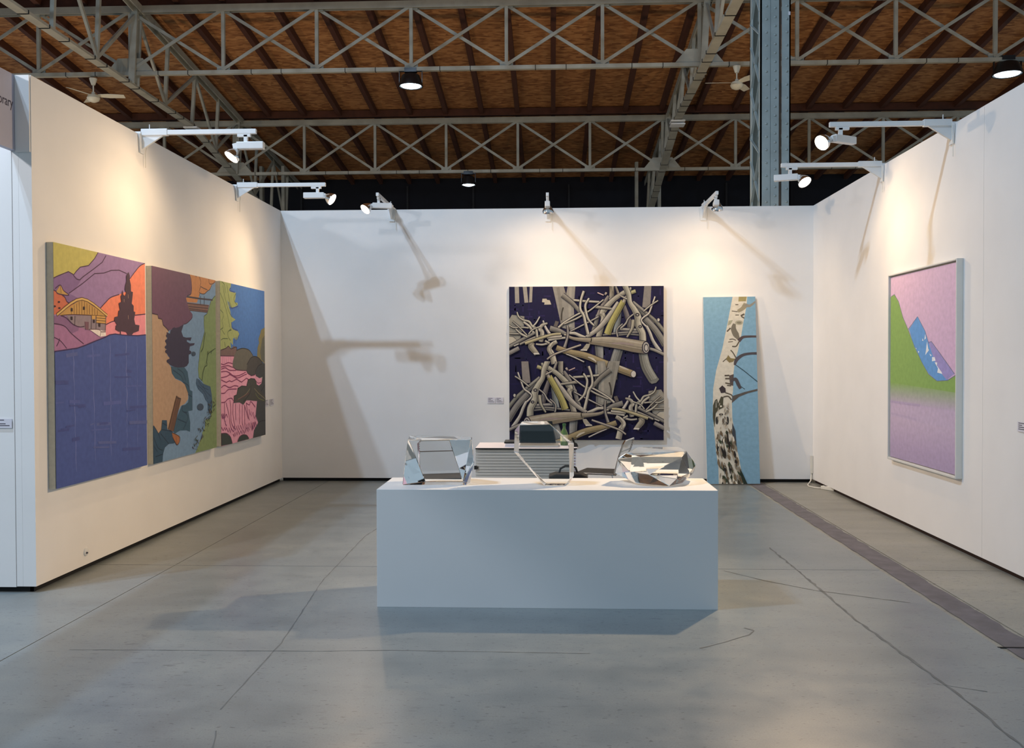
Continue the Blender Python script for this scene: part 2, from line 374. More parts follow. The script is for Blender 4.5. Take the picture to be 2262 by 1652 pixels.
def main_truss(X, label, seed):
    t = thing('main_truss', (X,12.2,7.12), label, 'roof truss')
    bot = [(9.5,7.13),(21.3,7.0),(24.6,6.36),(29.9,5.32)]
    ztop = lambda y: zdeck(y)-.27
    zbot = lambda y: float(np.interp(y,[p[0] for p in bot],[p[1] for p in bot]))
    mb = MB()
    for (y,z),(y2,z2) in zip(bot[:-1],bot[1:]): mb.bar((X,y,z),(X,y2,z2),.17,.05)
    obj('bottom_chord', mb, STEEL, t)
    mb = MB(); xt = X+.18
    mb.bar((xt,9.5,ztop(9.5)),(xt,29.9,ztop(29.9)),.16,.05).bar((xt-.07,9.5,ztop(9.5)-.06),(xt-.07,29.9,ztop(29.9)-.06),.02,.12).bar((xt+.07,9.5,ztop(9.5)-.06),(xt+.07,29.9,ztop(29.9)-.06),.02,.12)
    obj('top_chord', mb, STEEL, t)
    ys_ = [12.2+1.5*i for i in range(12)]
    for i, y in enumerate(ys_):
        heavy = i in (4,8)
        mb = MB()
        if heavy:
            for q in (-.1,.1): mb.bar((X+.06,y+q,zbot(y)),(xt-.04,y+q,ztop(y)),.12,.05,(0,1,0))
        else: mb.bar((X+.05,y,zbot(y)),(xt-.05,y,ztop(y)),.07,.07)
        obj('post', mb, STEEL, t)
        if i < len(ys_)-1:
            y2 = ys_[i+1]
            if i % 2: p, q = (X+.06,y,zbot(y)+.05),(xt-.05,y2,ztop(y2)-.1)
            else: p, q = (xt-.05,y,ztop(y)-.1),(X+.06,y2,zbot(y2)+.05)
            obj('diagonal', MB().bar(p,q,.05,.07), STEEL, t)
    obj('splice_plate', MB().box((X-.16,21.2,6.93),(X+.16,21.5,6.96)).box((X-.16,21.2,6.86),(X+.16,21.5,6.885)), WMETAL, t)
    ties = MB(); y = 10.2; rr = random.Random(seed)
    while y < 29:
        z = zbot(y); ties.box((X-.095,y,z-.035),(X+.095,y+.018,z+.03)); y += rr.choice((.45,.62,.9))
    obj('cable_tie', ties, BLACK, t, kind='stuff')
    # haunch gussets where the cross trusses land
    for Y, z in ((18.2,7.25),(24.2,6.45)):
        obj('gusset_plate', MB().prism([(X-.5,Y-.03,z),(X+.5,Y-.03,z),(X+.25,Y-.03,z+.3),(X-.25,Y-.03,z+.3)],(0,.06,0)), STEEL, t)
    return t
main_truss(X0, 'lengthwise grey steel truss running back under the roof at upper left', 2)
main_truss(X0+6*DX, 'lengthwise grey steel truss running back beside the riveted column', 5)

# far wall columns behind the walls
for X, lb in ((X0+.05,'slim grey steel column far behind the left wall'),(X0+6*DX-.05,'slim grey steel column far behind the right lamps, against the dark end wall')):
    t = thing('steel_column', (X,27.4,0), lb, 'column')
    for q in (-.33,.33):
        obj('flange', MB().box((X+q-.045,27.3,0),(X+q+.045,27.5,zdeck(27.4)-.46)), STEEL, t)
    mb = MB(); z = .5
    while z < 5.2: mb.bar((X-.3,27.31,z),(X+.3,27.31,z+.4),.015,.05,(0,1,0)); z += .4
    obj('lacing', mb, STEEL, t)
# louvred unit by the far column
t = thing('vent_unit', (2.75,29.6,4.6), 'dark louvred heater unit on the end wall by the far column', 'heater')
obj('casing', MB().box((2.2,29.7,4.9),(2.52,30.2,6.15)), DARKP, t)
for k in range(7): obj('louvre', MB().box((2.23,29.66,5.0+.15*k),(2.49,29.7,5.08+.15*k)), bpy.data.materials['dark_steel'], t)

# riveted column right behind the back wall
cx0, cx1, cy0, cy1, ct = 2.70, 3.085, 12.2, 12.85, 7.06
t = thing('riveted_column', ((cx0+cx1)/2,(cy0+cy1)/2,0), 'tall blue grey riveted steel column rising behind the right end of the back wall', 'column')
ff = obj('front_flange', MB().box((cx0,cy0,0),(cx0+.125,cy0+.03,ct)).box((cx0,cy0,0),(cx0+.018,cy0+.1,ct)), COLM, t)
cp = obj('cover_plate', MB().box((cx0+.129,cy0-.012,0),(cx0+.232,cy0+.03,ct)), COLM, t)
obj('channel_web', MB().box((cx0+.232,cy0+.05,0),(cx0+.275,cy0+.07,ct)), mat('rusty_grey_steel','7a706a',.7,var=.2), t)
cf = obj('channel_flange', MB().box((cx0+.275,cy0,0),(cx1,cy0+.03,ct)).box((cx1-.018,cy0,0),(cx1,cy0+.1,ct)), COLM, t)
obj('rear_flange', MB().box((cx0,cy1-.03,0),(cx1,cy1,ct)).box((cx0,cy1-.12,0),(cx0+.018,cy1,ct)).box((cx1-.018,cy1-.12,0),(cx1,cy1,ct)), COLM, t)
l1 = l2 = None; z = 3.0; i = 0
while z < ct-.3:
    i += 1
    for (za, zb_) in ((z,z+.62),(z+.62,z)) if i % 3 else ((z,z+.3),):
        obj('lacing_bar', MB().bar((cx0+.004,cy0+.06,za),(cx0+.004,cy1-.06,zb_),.012,.032,(1,0,0)), COLM, t)
    z += .62 if i % 3 else .3
rv = None
def rivets(x, y, z0, step, par):
    global rv
    z = z0
    while z < 6.35:
        M = Matrix.Translation((x,y,z))
        if rv is None:
            rv = obj('rivet', MB().lathe((0,0,0),(0,-1,0),[(0,.0165),(.008,.014),(.013,.007)],10), COLM, par, smooth=True); rv.matrix_basis = M
        else: share('rivet', rv, par, M)
        z += step
rivets(cx0+.075, cy0, 3.6, .168, ff); rivets(cx0+.335, cy0, 3.6, .168, cf)
rivets(cx0+.183, cy0-.012, 3.56, .115, cp)
obj('paper_tag', MB().box((cx1-.03,cy0-.003,6.0),(cx1-.005,cy0,6.045)), PAPER, t)

# ---------------------------------------------------------------- hall floodlights and ceiling fans
def floodlight(x, y, z, label, r=.235, e=0):
    t = thing('floodlight', (x,y,z), label, 'floodlight', 'hall floodlights on the roof trusses')
    obj('bracket', MB().bar((x-r*.95,y,z),(x+r*.95,y,z),.05,.03).bar((x-r*.95,y,z),(x-r*.95,y,z-.28),.012,.05,(0,1,0)).bar((x+r*.95,y,z),(x+r*.95,y,z-.28),.012,.05,(0,1,0)).box((x-.12,y-.06,z-.03),(x+.12,y+.06,z+.05)), DARKP, t)
    hs = obj('housing', MB().lathe((x,y,z-.06),(0,0,-1),[(0,r*.45),(.03,r*.72),(.13,r*.9),(.2,r),(.245,r*1.02),(.245,r*.94),(.22,r*.9)],24), DARKP, t, smooth=True)
    obj('lens', MB().lathe((x,y,z-.255),(0,0,-1),[(0,r*.92),(.045,r*.8),(.07,r*.45)],24), BAYG, hs, smooth=True)
    e, c = power('floods'); light('floodlight_beam', 'SPOT', (x,y,z-.4), e, c, .2, (0,0,-1), 2.6, .6)
floodlight(-2.76, 18.2, 7.22, 'black hall floodlight hanging from the nearer cross truss above the centre')
floodlight(-2.17, 24.2, 6.40, 'small black hall floodlight on the farther cross truss against the dark end wall', .19)
floodlight(8.69, 18.2, 7.27, 'black hall floodlight in the top right corner over the right wall', .27)

def fan(x, y, ztop, zr, a0, label):
    t = thing('ceiling_fan', (x,y,ztop), label, 'ceiling fan', 'ceiling fans on the nearer truss')
    obj('canopy', MB().lathe((x,y,ztop),(0,0,-1),[(0,.075),(.03,.07),(.13,.035)],16), FANW, t, smooth=True)
    obj('rod', MB().tube([(x,y,ztop-.1),(x,y,zr+.06)],.014), FANW, t)
    obj('motor', MB().lathe((x,y,zr+.1),(0,0,-1),[(0,.03),(.04,.04),(.06,.1),(.12,.125),(.17,.1),(.2,.04)],20), FANW, t, smooth=True)
    for k in range(3):
        a = a0+k*2*PI/3; d = Vector((math.cos(a),math.sin(a),0)); s = Vector((-d.y,d.x,0)); c = Vector((x,y,zr))
        vs = []
        for q, w in ((.1,.05),(.3,.075),(.6,.06)):
            for sg in (-1,1):
                for h in (0,.006): vs.append(c+d*q+s*(sg*w)+Vector((0,0,sg*w*-.25+h+.03)))
        fs = []
        for i in (0,4): fs += [(i,i+2,i+6,i+4),(i+1,i+5,i+7,i+3),(i,i+4,i+5,i+1),(i+2,i+3,i+7,i+6)]
        fs += [(0,1,3,2),(8,10,11,9)]
        obj('blade', MB().add(vs,fs), FANW, t)
fan(-9.12, 18.2, 7.17, 6.80, .15, 'cream three-blade ceiling fan at upper left above the left wall')
fan(3.575, 18.2, 7.21, 6.86, PI, 'cream three-blade ceiling fan half hidden by the riveted column')

# ---------------------------------------------------------------- clip-on spot lamps
def spot(label, base, inward, boxdir, dish, aim, key, cone=1.85, arm=1.0, side=0):
    bx = Vector(base); n = Vector(inward).normalized(); sd = Vector((-n.y,n.x,0))
    t = thing('arm_spotlight', base, label, 'spotlight', 'white arm spotlights clamped on the booth walls')
    W = lambda a, s, z: bx+n*a+sd*s+Vector((0,0,z))
    # clamp saddle: a tapering plate on the wall face, a cap over the wall top
    mb = MB()
    mb.prism([W(.004,-.035,-.16),W(.004,.035,-.16),W(.004,.055,.0),W(.004,-.055,.0)], n*.012)
    mb.prism([W(-.10,-.03,.0),W(.016,-.03,.0),W(.016,-.03,.02),W(-.10,-.03,.02)], sd*.06)
    mb.prism([W(.012,-.012,-.13),W(.21,-.012,-.005),W(.21,-.012,.03),W(.012,-.012,.03)], sd*.024)
    cl = obj('clamp', mb, WMETAL, t)
    mb = MB().prism([W(.012,-.022,-.012),W(.24,-.022,-.012),W(.24,-.022,.045),W(.012,-.022,.045)], sd*.044)
    obj('sleeve', mb, WMETAL, t, bevel=.004)
    obj('arm', MB().bar(W(.2,0,.014),W(arm,0,.014),.034,.04), WMETAL, t, bevel=.003)
    obj('cord', MB().tube([W(.03,.05,.0),W(.03,.055,-.08),W(.02,.05,-.16),W(.02,.052,-.27)],.003,6), CABLEW, cl)
    obj('screw', MB().tube([W(.08,0,.03),W(.08,0,.085)],.004,6), WMETAL, cl)
    st = W(arm-.09,0,-.006); bc = st+Vector((0,0,-.1)); bd = Vector(boxdir).normalized()
    obj('adapter', MB().bar(W(arm-.16,0,-.018),W(arm-.05,0,-.018),.03,.026), WMETAL, t)
    obj('stem', MB().bar(st+Vector((0,0,-.01)),bc+Vector((0,0,.02)),.03,.03), WMETAL, t)
    obj('driver_box', MB().bar(bc-bd*.155,bc+bd*.075,.06,.062), WMETAL, t, bevel=.006)
    dc = Vector(dish); av = Vector(aim).normalized(); nk = dc-av*.085; bs = bc+bd*.07
    obj('neck', MB().bar(bs-bd*.02,bs+bd*.035+Vector((0,0,-.012)),.052,.05).tube([bs+bd*.03+Vector((0,0,-.015)),nk],[.024,.02],10), WMETAL, t, bevel=.002)
    rf = obj('reflector', MB().lathe(dc,av,[(-.095,.018),(-.08,.028),(-.05,.05),(-.02,.064),(0,.068),(.004,.068),(.004,.063),(-.01,.06)],24), CHROME, t, smooth=True)
    obj('lamp_glass', MB().lathe(dc,av,[(-.012,.061),(.0,.058),(.01,.045),(.015,.02)],24), LAMPG, rf, smooth=True)
    e, c = power(key); light('spot_beam', 'SPOT', dc+av*.05, e, c, .045, av, cone, 1.0)
    e, c = power('spill'); light('spot_spill', 'SPOT', dc+av*.05, e, c, .045, av, 3.05, .6)
spot('white arm spotlight on the left wall nearest the camera', (XL,7.784,HT), (1,0,0), (-1,0,0), (-2.70,7.75,3.285), (-.5,-.4,-.8), 'L1')
spot('white arm spotlight on the left wall nearer the back corner, its head turned right', (XL,10.186,HT), (1,0,0), (1,0,0), (-2.42,10.16,3.335), (.85,-.15,-.55), 'L2')
spot('white arm spotlight on the right wall nearest the camera, glowing above the framed picture', (XR,7.793,HT-.006), (-1,0,0), (-1,-.55,0), (2.20,7.70,3.33), (-.8,-.5,-.6), 'R1')
spot('white arm spotlight on the right wall nearer the back corner, head pointing at the camera', (XR,9.41,HT-.006), (-1,0,0), (1,-.3,0), (2.50,9.33,3.315), (.40,-.72,-.95), 'R2')
spot('left one of the three back wall spotlights, its lit face turned to the camera', (-2.05,YB,HT+.008), (0,-1,0), (-1,-.25,0), (-2.19,10.85,3.335), (-.62,-.62,-.8), 'B1')
spot('middle one of the three back wall spotlights, over the driftwood painting', (-.052,YB,HT-.012), (0,-1,0), (0.0,1,0), (-.045,10.98,3.30), (.05,.45,-1), 'B2')
spot('right one of the three back wall spotlights, over the leaning birch panel', (1.91,YB,HT-.015), (0,-1,0), (.1,1,0), (1.93,10.97,3.31), (.0,.45,-1), 'B3')

# ---------------------------------------------------------------- paintings
ART = {
'valley': [['p','9c7cae',[-25,-6,1033,-8,1026,378,-27,400]],
 ['p','86659a',[-13,150,35,135,137,109,188,118,244,136,282,119,214,170,140,199,335,232,456,247,140,259,-13,204]],
 ['p','c6bd60',[-25,-6,442,-2,401,31,337,67,252,81,214,101,188,118,137,109,98,122,35,135,-26,153]],
 ['p','f5835e',[1033,-6,941,16,861,57,803,91,764,153,672,173,575,192,515,218,456,247,505,323,600,302,1028,255]],
 ['p','ef8f9c',[505,319,582,303,635,296,858,267,877,258,1028,249,1026,366,513,382]],
 ['p','cf6a45',[-26,190,28,199,97,216,126,237,191,240,111,270,20,291,-27,298]],
 ['p','a874a0',[-27,301,62,294,111,302,168,325,235,336,342,345,438,373,521,374,397,401,211,434,-28,449]],
 ['p','8c648f',[-27,301,62,294,111,302,168,325,235,336,227,352,161,367,89,336,-27,329]],
 ['s','4a2a4c',[3.0],[-27,329,89,336,161,367,279,408]],
 ['s','4a2a4c',[2.7],[-27,380,54,398,113,429]],
 ['s','4a2a4c',[3.3],[20,421,40,402,47,389]],
 ['s','4a2a4c',[2.7],[-19,151,35,135,137,109,188,118,214,101,252,81,337,67,401,31,442,-2]],
 ['s','4a2a4c',[2.7],[526,6,483,40,384,80,282,119,244,136,214,134,184,120]],
 ['s','4a2a4c',[2.7],[766,69,674,60,585,68,499,87,400,97,274,149,140,199]],
 ['s','4a2a4c',[2.7],[1033,-6,941,16,861,57,803,91]],
 ['s','4a2a4c',[2.7],[672,173,575,192,515,218,456,247]],
 ['s','4a2a4c',[3.0],[-26,190,28,199,97,216,126,237,191,240]],
 ['s','4a2a4c',[3.0],[863,262,1028,249]],
 ['s','4a2a4c',[2.7],[513,319,582,303,635,296]],
 ['p','c69a4a',[21,199,59,170,90,191,140,206,48,207]],
 ['s','4a2a4c',[2.7],[14,187,59,170,90,191,140,207,45,207,21,199]],
 ['s','5a3a30',[1.7],[59,174,66,204]],
 ['p','3a2030',[56,239,53,243,45,244,37,244,34,241,37,237,45,236,53,236]],
 ['p','3a2030',[18,259,15,262,7,264,-1,263,-4,260,-1,257,7,255,15,256]],
 ['p','3a2030',[59,264,56,268,48,269,40,268,37,266,40,262,48,261,56,261]],
 ['p','94848e',[111,292,522,277,511,356,334,347,235,336,183,328,139,310]],
 ['s','4a2a4c',[2.7],[62,295,111,302,168,325,235,336,288,332]],
 ['p','c4964a',[27,293,266,214,531,277,497,289,406,282,176,286,76,294]],
 ['s','6b4420',[2.0],[161,256,161,286]],
 ['s','6b4420',[2.0],[186,247,186,285]],
 ['s','6b4420',[2.0],[212,239,211,284]],
 ['s','6b4420',[2.0],[237,230,237,283]],
 ['s','6b4420',[2.0],[263,221,262,282]],
 ['s','6b4420',[2.0],[289,225,288,281]],
 ['s','6b4420',[2.0],[315,231,314,280]],
 ['s','6b4420',[2.0],[341,237,341,278]],
 ['s','6b4420',[2.0],[368,243,368,284]],
 ['s','6b4420',[2.0],[395,250,395,283]],
 ['s','6b4420',[2.0],[423,256,423,281]],
 ['s','5c3a1c',[8.6],[24,293,266,215,531,277]],
 ['s','dcb464',[5.0],[24,293,266,215,531,277]],
 ['s','5c3a1c',[2.0],[62,294,176,286,406,282,497,290]],
 ['s','5c3a1c',[8.6],[406,286,515,286]],
 ['s','cf9e4c',[5.3],[406,286,515,286]],
 ['s','5c3a1c',[8.6],[406,297,515,297]],
 ['s','cf9e4c',[5.3],[406,297,515,297]],
 ['s','5c3a1c',[8.6],[406,308,515,308]],
 ['s','cf9e4c',[5.3],[406,308,515,308]],
 ['p','cf9e4c',[358,283,402,282,398,299,358,298]],
 ['s','5a4a54',[2.3],[194,291,191,331]],
 ['s','5a4a54',[2.3],[360,284,356,348]],
 ['s','5a4a54',[2.3],[410,282,406,347]],
 ['s','5a4a54',[2.3],[512,277,508,344]],
 ['p','7a5262',[288,312,331,312,326,346,297,347]],
 ['p','332028',[153,260,171,259,171,273,153,274]],
 ['p','332028',[273,248,292,247,292,261,273,262]],
 ['p','332028',[151,295,169,295,169,309,151,309]],
 ['p','332028',[374,300,394,299,394,314,374,315]],
 ['p','332028',[432,315,452,314,452,330,432,330]],
 ['p','efe4de',[334,344,446,344,509,349,514,369,446,374]],
 ['s','6a5058',[2.3],[334,344,446,344,446,374]],
 ['s','6a5058',[2.3],[455,352,509,351]],
 ['p','4c3444',[785,60,799,77,798,95,812,120,812,150,836,152,830,178,820,208,844,218,844,244,863,247,858,262,848,281,862,307,916,309,906,337,837,348,818,358,771,358,752,347,697,343,661,346,621,337,626,319,639,315,608,295,613,280,653,275,658,250,676,245,663,214,695,205,686,180,700,172,709,149,718,171,736,177,755,161,737,147,742,125,756,110,756,80]],
 ['s','4c3444',[4.7],[679,338,681,358]],
 ['s','4c3444',[3.3],[771,350,761,369]],
 ['s','c8a080',[1.7],[776,167,777,185]],
 ['s','c8a080',[1.7],[774,266,776,284]],
 ['s','c8a080',[1.7],[725,192,725,206]],
 ['p','44589f',[-28,445,-1,441,211,427,287,415,397,394,504,375,555,363,616,358,706,361,799,361,886,360,1037,351,1024,1052,-31,1033]],
 ['s','3a2a5c',[3.3],[-21,444,211,427,287,415,397,394,504,375,555,363,616,358,706,361,799,361,886,360,1027,352]],
 ['s','6d78b6',[1.2,3.0,3.0,1.2,3.0,3.0,1.2,3.0,3.0,1.2],[168,431,176,489,172,546,180,604,176,661,184,719,180,776,187,834,184,891,192,949]],
 ['s','6d78b6',[1.1,2.7,2.7,1.1,2.7,2.7,1.1,2.7,2.7,1.1],[362,405,370,462,366,519,374,576,370,633,379,691,374,747,382,805,379,861,387,919]],
 ['s','6d78b6',[1.3,3.3,3.3,1.3,3.3,3.3,1.3,3.3,3.3,1.3],[552,374,559,434,552,495,559,555,552,615,560,676,553,736,560,797,553,857,560,917]],
 ['s','6d78b6',[1.9,4.7,4.7,1.9,4.7,4.7,1.9,4.7,4.7,1.9],[741,369,749,408,741,447,749,485,742,524,751,563,744,601,752,640,744,678,752,717]],
 ['s','6d78b6',[0.9,2.3,2.3,0.9,2.3,2.3,0.9,2.3,2.3,0.9],[743,717,750,740,742,763,749,786,742,808,749,832,741,854,748,877,740,899,747,923]],
 ['s','6d78b6',[0.8,2.0,2.0,0.8,2.0,2.0,0.8,2.0,2.0,0.8],[877,366,884,428,877,491,884,553,876,616,883,678,875,740,883,802,875,864,883,927]],
 ['s','56629f',[7.2],[401,762,550,767]],
 ['s','56629f',[3.7],[331,760,378,756]],
 ['s','525fa6',[6.2],[308,461,444,455]],
 ['s','434f92',[6.8],[428,761,526,763]],
 ['s','434f92',[7.8],[779,704,1030,708]],
 ['s','434f92',[9.8],[150,812,224,810]],
 ['s','525fa6',[3.4],[718,601,932,604]],
 ['s','434f92',[4.9],[19,766,122,768]],
 ['s','434f92',[8.6],[689,896,910,910]],
 ['s','525fa6',[3.7],[-34,652,74,651]],
 ['s','434f92',[6.3],[613,456,783,449]],
 ['s','56629f',[9.4],[100,459,211,451]],
 ['s','434f92',[5.2],[92,754,173,752]],
 ['s','434f92',[4.0],[601,556,806,559]],
 ['s','525fa6',[3.7],[349,784,540,790]],
 ['s','434f92',[8.6],[744,530,810,533]],
 ['s','434f92',[3.7],[127,667,252,672]],
 ['s','434f92',[8.6],[212,674,286,673]],
 ['s','525fa6',[9.3],[473,673,677,674]],
 ['s','434f92',[4.5],[49,761,125,765]],
 ['s','56629f',[7.2],[412,843,613,857]],
 ['s','434f92',[9.6],[-20,568,121,570]],
 ['s','525fa6',[8.4],[125,650,230,655]],
 ['s','56629f',[4.3],[359,860,533,873]],
 ['s','56629f',[9.8],[769,776,1024,787]],
 ['s','434f92',[3.8],[742,719,851,718]]],
'stream': [['p','7396ba',[-25,-8,1052,-15,1038,1027,-29,1012]],
 ['p','b39478',[-30,233,83,243,141,265,183,298,226,319,217,341,190,373,190,411,206,452,241,465,214,484,219,491,264,518,268,545,319,576,405,591,464,609,513,652,513,691,463,714,394,725,335,764,278,809,203,838,69,853,-41,804]],
 ['p','7f9560',[1052,68,990,93,919,125,875,173,843,206,790,222,785,257,795,312,758,362,716,414,695,484,692,484,681,527,691,574,744,596,788,619,888,632,911,670,922,727,910,775,876,819,797,822,786,870,742,893,742,922,698,937,676,965,618,1000,1062,1021]],
 ['s','37462c',[2.6],[990,93,919,125,875,173,843,206,790,222,785,257,795,312,758,362,716,414,695,484,692,484,681,527,691,574,744,596]],
 ['p','c88445',[551,-3,1052,-8,985,17,930,33,897,60,854,73,802,92,719,96,709,110,668,151,511,156,492,136,569,112,589,74,570,29]],
 ['s','4a3530',[2.9],[710,-4,740,29,735,54,855,66]],
 ['s','4a3530',[2.9],[740,53,709,89,791,94,854,73,897,60,930,33]],
 ['s','4a3530',[2.9],[876,-4,892,27,952,23,996,6]],
 ['s','4a3530',[2.9],[639,-2,669,3]],
 ['s','4a3530',[2.9],[709,110,719,96]],
 ['p','825e52',[492,158,881,153,848,198,530,198]],
 ['s','48343a',[2.9],[501,162,875,158]],
 ['s','48343a',[2.9],[530,179,864,174]],
 ['s','48343a',[2.9],[539,191,854,190]],
 ['s','48343a',[2.9],[539,200,848,198]],
 ['s','433c46',[5.8],[502,126,708,125,946,120]],
 ['s','433c46',[3.9],[729,109,731,158]],
 ['s','433c46',[3.9],[796,107,793,156]],
 ['p','6c4762',[-25,-5,546,-3,575,28,584,77,569,108,511,120,492,136,511,161,539,196,588,217,587,238,539,260,490,275,453,279,443,289,351,302,297,307,226,322,192,307,149,293,133,266,83,261,75,246,10,240,-30,239]],
 ['s','3b2638',[2.9],[551,0,575,28,584,77,569,108,511,120]],
 ['s','3b2638',[2.9],[588,217,587,238,539,260,490,275,453,279]],
 ['s','3b2638',[3.2],[-6,238,10,241,75,243,83,261,133,264,149,293,192,307,226,322]],
 ['p','352e48',[297,307,378,298,453,279,415,320,442,348,489,352,576,349,557,369,499,364,499,374,547,383,625,380,615,392,547,400,537,423,526,453,526,484,526,491,495,508,445,517,358,520,255,504,219,494,214,481,237,465,189,436,203,411,182,377,208,360,195,329,243,336,252,318]],
 ['p','352e48',[235,376,227,383,209,387,188,386,174,380,174,373,188,367,209,366,227,369]],
 ['p','352e48',[230,407,222,414,204,418,183,417,169,412,169,405,183,399,204,397,222,401]],
 ['p','352e48',[234,430,226,437,208,441,187,439,173,434,173,427,187,421,208,419,226,423]],
 ['p','352e48',[248,347,241,354,222,358,201,357,188,352,188,345,201,339,222,337,241,340]],
 ['p','352e48',[255,481,247,488,228,491,207,490,194,484,194,477,208,471,229,470,247,474]],
 ['p','352e48',[338,311,330,318,311,322,289,321,275,316,275,309,290,303,311,301,330,304]],
 ['p','352e48',[571,433,563,440,542,444,519,443,504,437,504,430,519,424,543,422,563,426]],
 ['p','35586f',[255,508,358,516,455,515,505,540,529,600,539,642,580,650,579,757,512,758,542,823,536,874,481,862,382,856,305,867,277,853,316,800,413,722,463,721,513,708,523,681,513,659,464,609,405,587,319,572,268,545]],
 ['s','20384e',[3.1],[282,528,396,560,435,588]],
 ['s','20384e',[3.1],[349,522,435,546,474,588]],
 ['s','20384e',[3.1],[435,595,514,617,534,642]],
 ['s','20384e',[3.1],[513,666,574,682]],
 ['s','20384e',[3.1],[432,758,482,771,502,800,431,852]],
 ['s','20384e',[3.1],[344,792,471,819]],
 ['s','20384e',[3.1],[413,722,423,754,492,764]],
 ['p','3e5c7a',[654,579,701,588,755,611,888,632,911,678,924,738,913,773,842,769,843,724,798,704,766,673,679,642,643,609]],
 ['s','27405c',[2.8],[680,592,744,629,854,650]],
 ['s','27405c',[2.8],[755,611,788,648,900,692]],
 ['s','27405c',[2.8],[669,620,766,652,843,705]],
 ['p','3a4c62',[767,747,759,757,739,764,710,765,683,761,662,753,655,742,663,733,683,726,711,724,739,728,760,736]],
 ['p','3a4c62',[641,441,632,450,611,454,587,453,572,446,572,437,587,429,611,428,632,432]],
 ['p','2f4d66',[-41,791,5,807,65,850,109,833,122,785,186,789,194,841,268,856,324,907,285,918,211,915,156,929,129,960,119,1006,-45,1011]],
 ['s','1d3146',[3.1],[5,807,65,850,95,885]],
 ['s','1d3146',[3.1],[4,865,59,922,120,940]],
 ['s','1d3146',[3.1],[3,908,50,941]],
 ['s','1d3146',[3.1],[109,833,268,852]],
 ['s','1d3146',[3.1],[123,800,186,817]],
 ['s','1d3146',[3.1],[96,852,211,915]],
 ['s','1d3146',[3.1],[129,960,24,965]],
 ['p','70503c',[332,667,396,684,279,855,205,839]],
 ['s','402c26',[2.8],[332,667,205,839]],
 ['s','402c26',[2.8],[396,684,279,855]],
 ['s','402c26',[1.7],[356,682,240,846]],
 ['s','402c26',[1.7],[375,690,259,848]],
 ['s','402c26',[2.8],[332,667,346,680,396,684]],
 ['p','a5673a',[257,859,367,889,367,916,333,930,303,913,267,885]],
 ['s','5a3824',[2.8],[257,859,367,889,367,916,333,930,303,913,267,885]],
 ['s','5a3824',[2.1],[314,879,323,918]],
 ['s','37462c',[2.8],[822,484,833,506,789,517,756,556,744,593]],
 ['s','37462c',[2.6],[810,315,794,344,778,368,768,403,726,431]],
 ['s','37462c',[2.6],[983,407,917,423,852,441,830,484]],
 ['s','37462c',[2.6],[852,423,841,444]],
 ['s','37462c',[2.6],[917,419,906,440]],
 ['s','4e3f4c',[2.4],[639,985,650,977]],
 ['s','4e3f4c',[3.9],[901,791,909,773]],
 ['s','4e3f4c',[3.4],[593,975,568,960]],
 ['s','54523c',[2.2],[633,915,657,904]],
 ['s','4e3f4c',[3.1],[717,882,712,871]],
 ['s','4e3f4c',[3.4],[880,746,882,737]],
 ['s','54523c',[3.5],[834,833,816,818]],
 ['s','54523c',[3.7],[875,790,898,777]],
 ['s','3c4a34',[2.9],[865,755,890,742]],
 ['s','3c4a34',[3.5],[643,950,648,943]],
 ['s','4e3f4c',[3.1],[685,879,663,863]],
 ['s','54523c',[3.7],[704,876,685,865]],
 ['s','54523c',[3.8],[895,734,896,723]],
 ['s','4e3f4c',[4.0],[712,931,736,918]],
 ['s','4e3f4c',[3.0],[856,777,846,771]],
 ['s','54523c',[3.9],[857,785,880,781]],
 ['s','3c4a34',[2.4],[643,971,643,952]],
 ['s','4e3f4c',[4.0],[879,809,903,805]],
 ['s','3c4a34',[3.4],[827,851,854,848]],
 ['s','54523c',[3.3],[784,886,756,879]],
 ['s','4e3f4c',[2.7],[907,757,906,752]],
 ['s','3c4a34',[3.9],[849,824,873,817]],
 ['s','3c4a34',[3.8],[935,758,958,744]],
 ['s','54523c',[4.1],[964,751,976,738]],
 ['s','54523c',[2.6],[874,790,871,784]],
 ['s','4e3f4c',[3.4],[728,923,726,911]],
 ['s','3c4a34',[2.3],[600,957,592,942]],
 ['s','54523c',[2.8],[775,817,801,806]],
 ['s','4e3f4c',[3.3],[801,820,828,814]],
 ['s','4e3f4c',[2.5],[876,783,860,769]],
 ['s','54523c',[2.6],[980,728,974,712]],
 ['s','54523c',[2.8],[676,952,651,933]],
 ['s','54523c',[2.7],[591,965,596,961]],
 ['s','3c4a34',[3.1],[613,962,593,948]],
 ['s','54523c',[3.8],[699,888,718,879]],
 ['s','4e3f4c',[2.4],[767,845,750,832]],
 ['s','3c4a34',[4.1],[649,935,638,927]],
 ['s','54523c',[2.7],[912,756,916,738]],
 ['s','54523c',[3.9],[751,879,743,864]],
 ['s','4e3f4c',[3.8],[858,836,863,829]],
 ['s','54523c',[4.0],[881,776,857,761]],
 ['s','54523c',[3.8],[855,786,881,772]],
 ['s','54523c',[4.1],[776,834,773,822]],
 ['s','54523c',[3.6],[935,780,960,764]],
 ['s','3c4a34',[3.6],[802,847,782,832]],
 ['s','3c4a34',[3.2],[842,818,862,805]],
 ['s','54523c',[3.1],[962,713,962,697]],
 ['s','54523c',[4.1],[955,733,928,722]],
 ['s','54523c',[4.0],[870,741,847,733]],
 ['s','3c4a34',[2.5],[835,864,847,857]],
 ['s','54523c',[2.2],[616,981,604,973]],
 ['s','3c4a34',[2.1],[833,799,859,790]],
 ['s','3c4a34',[2.2],[665,993,667,986]],
 ['s','54523c',[2.2],[805,861,778,848]],
 ['s','54523c',[3.0],[704,943,698,932]],
 ['s','3c4a34',[3.3],[876,771,889,760]],
 ['s','3c4a34',[2.7],[654,971,648,964]],
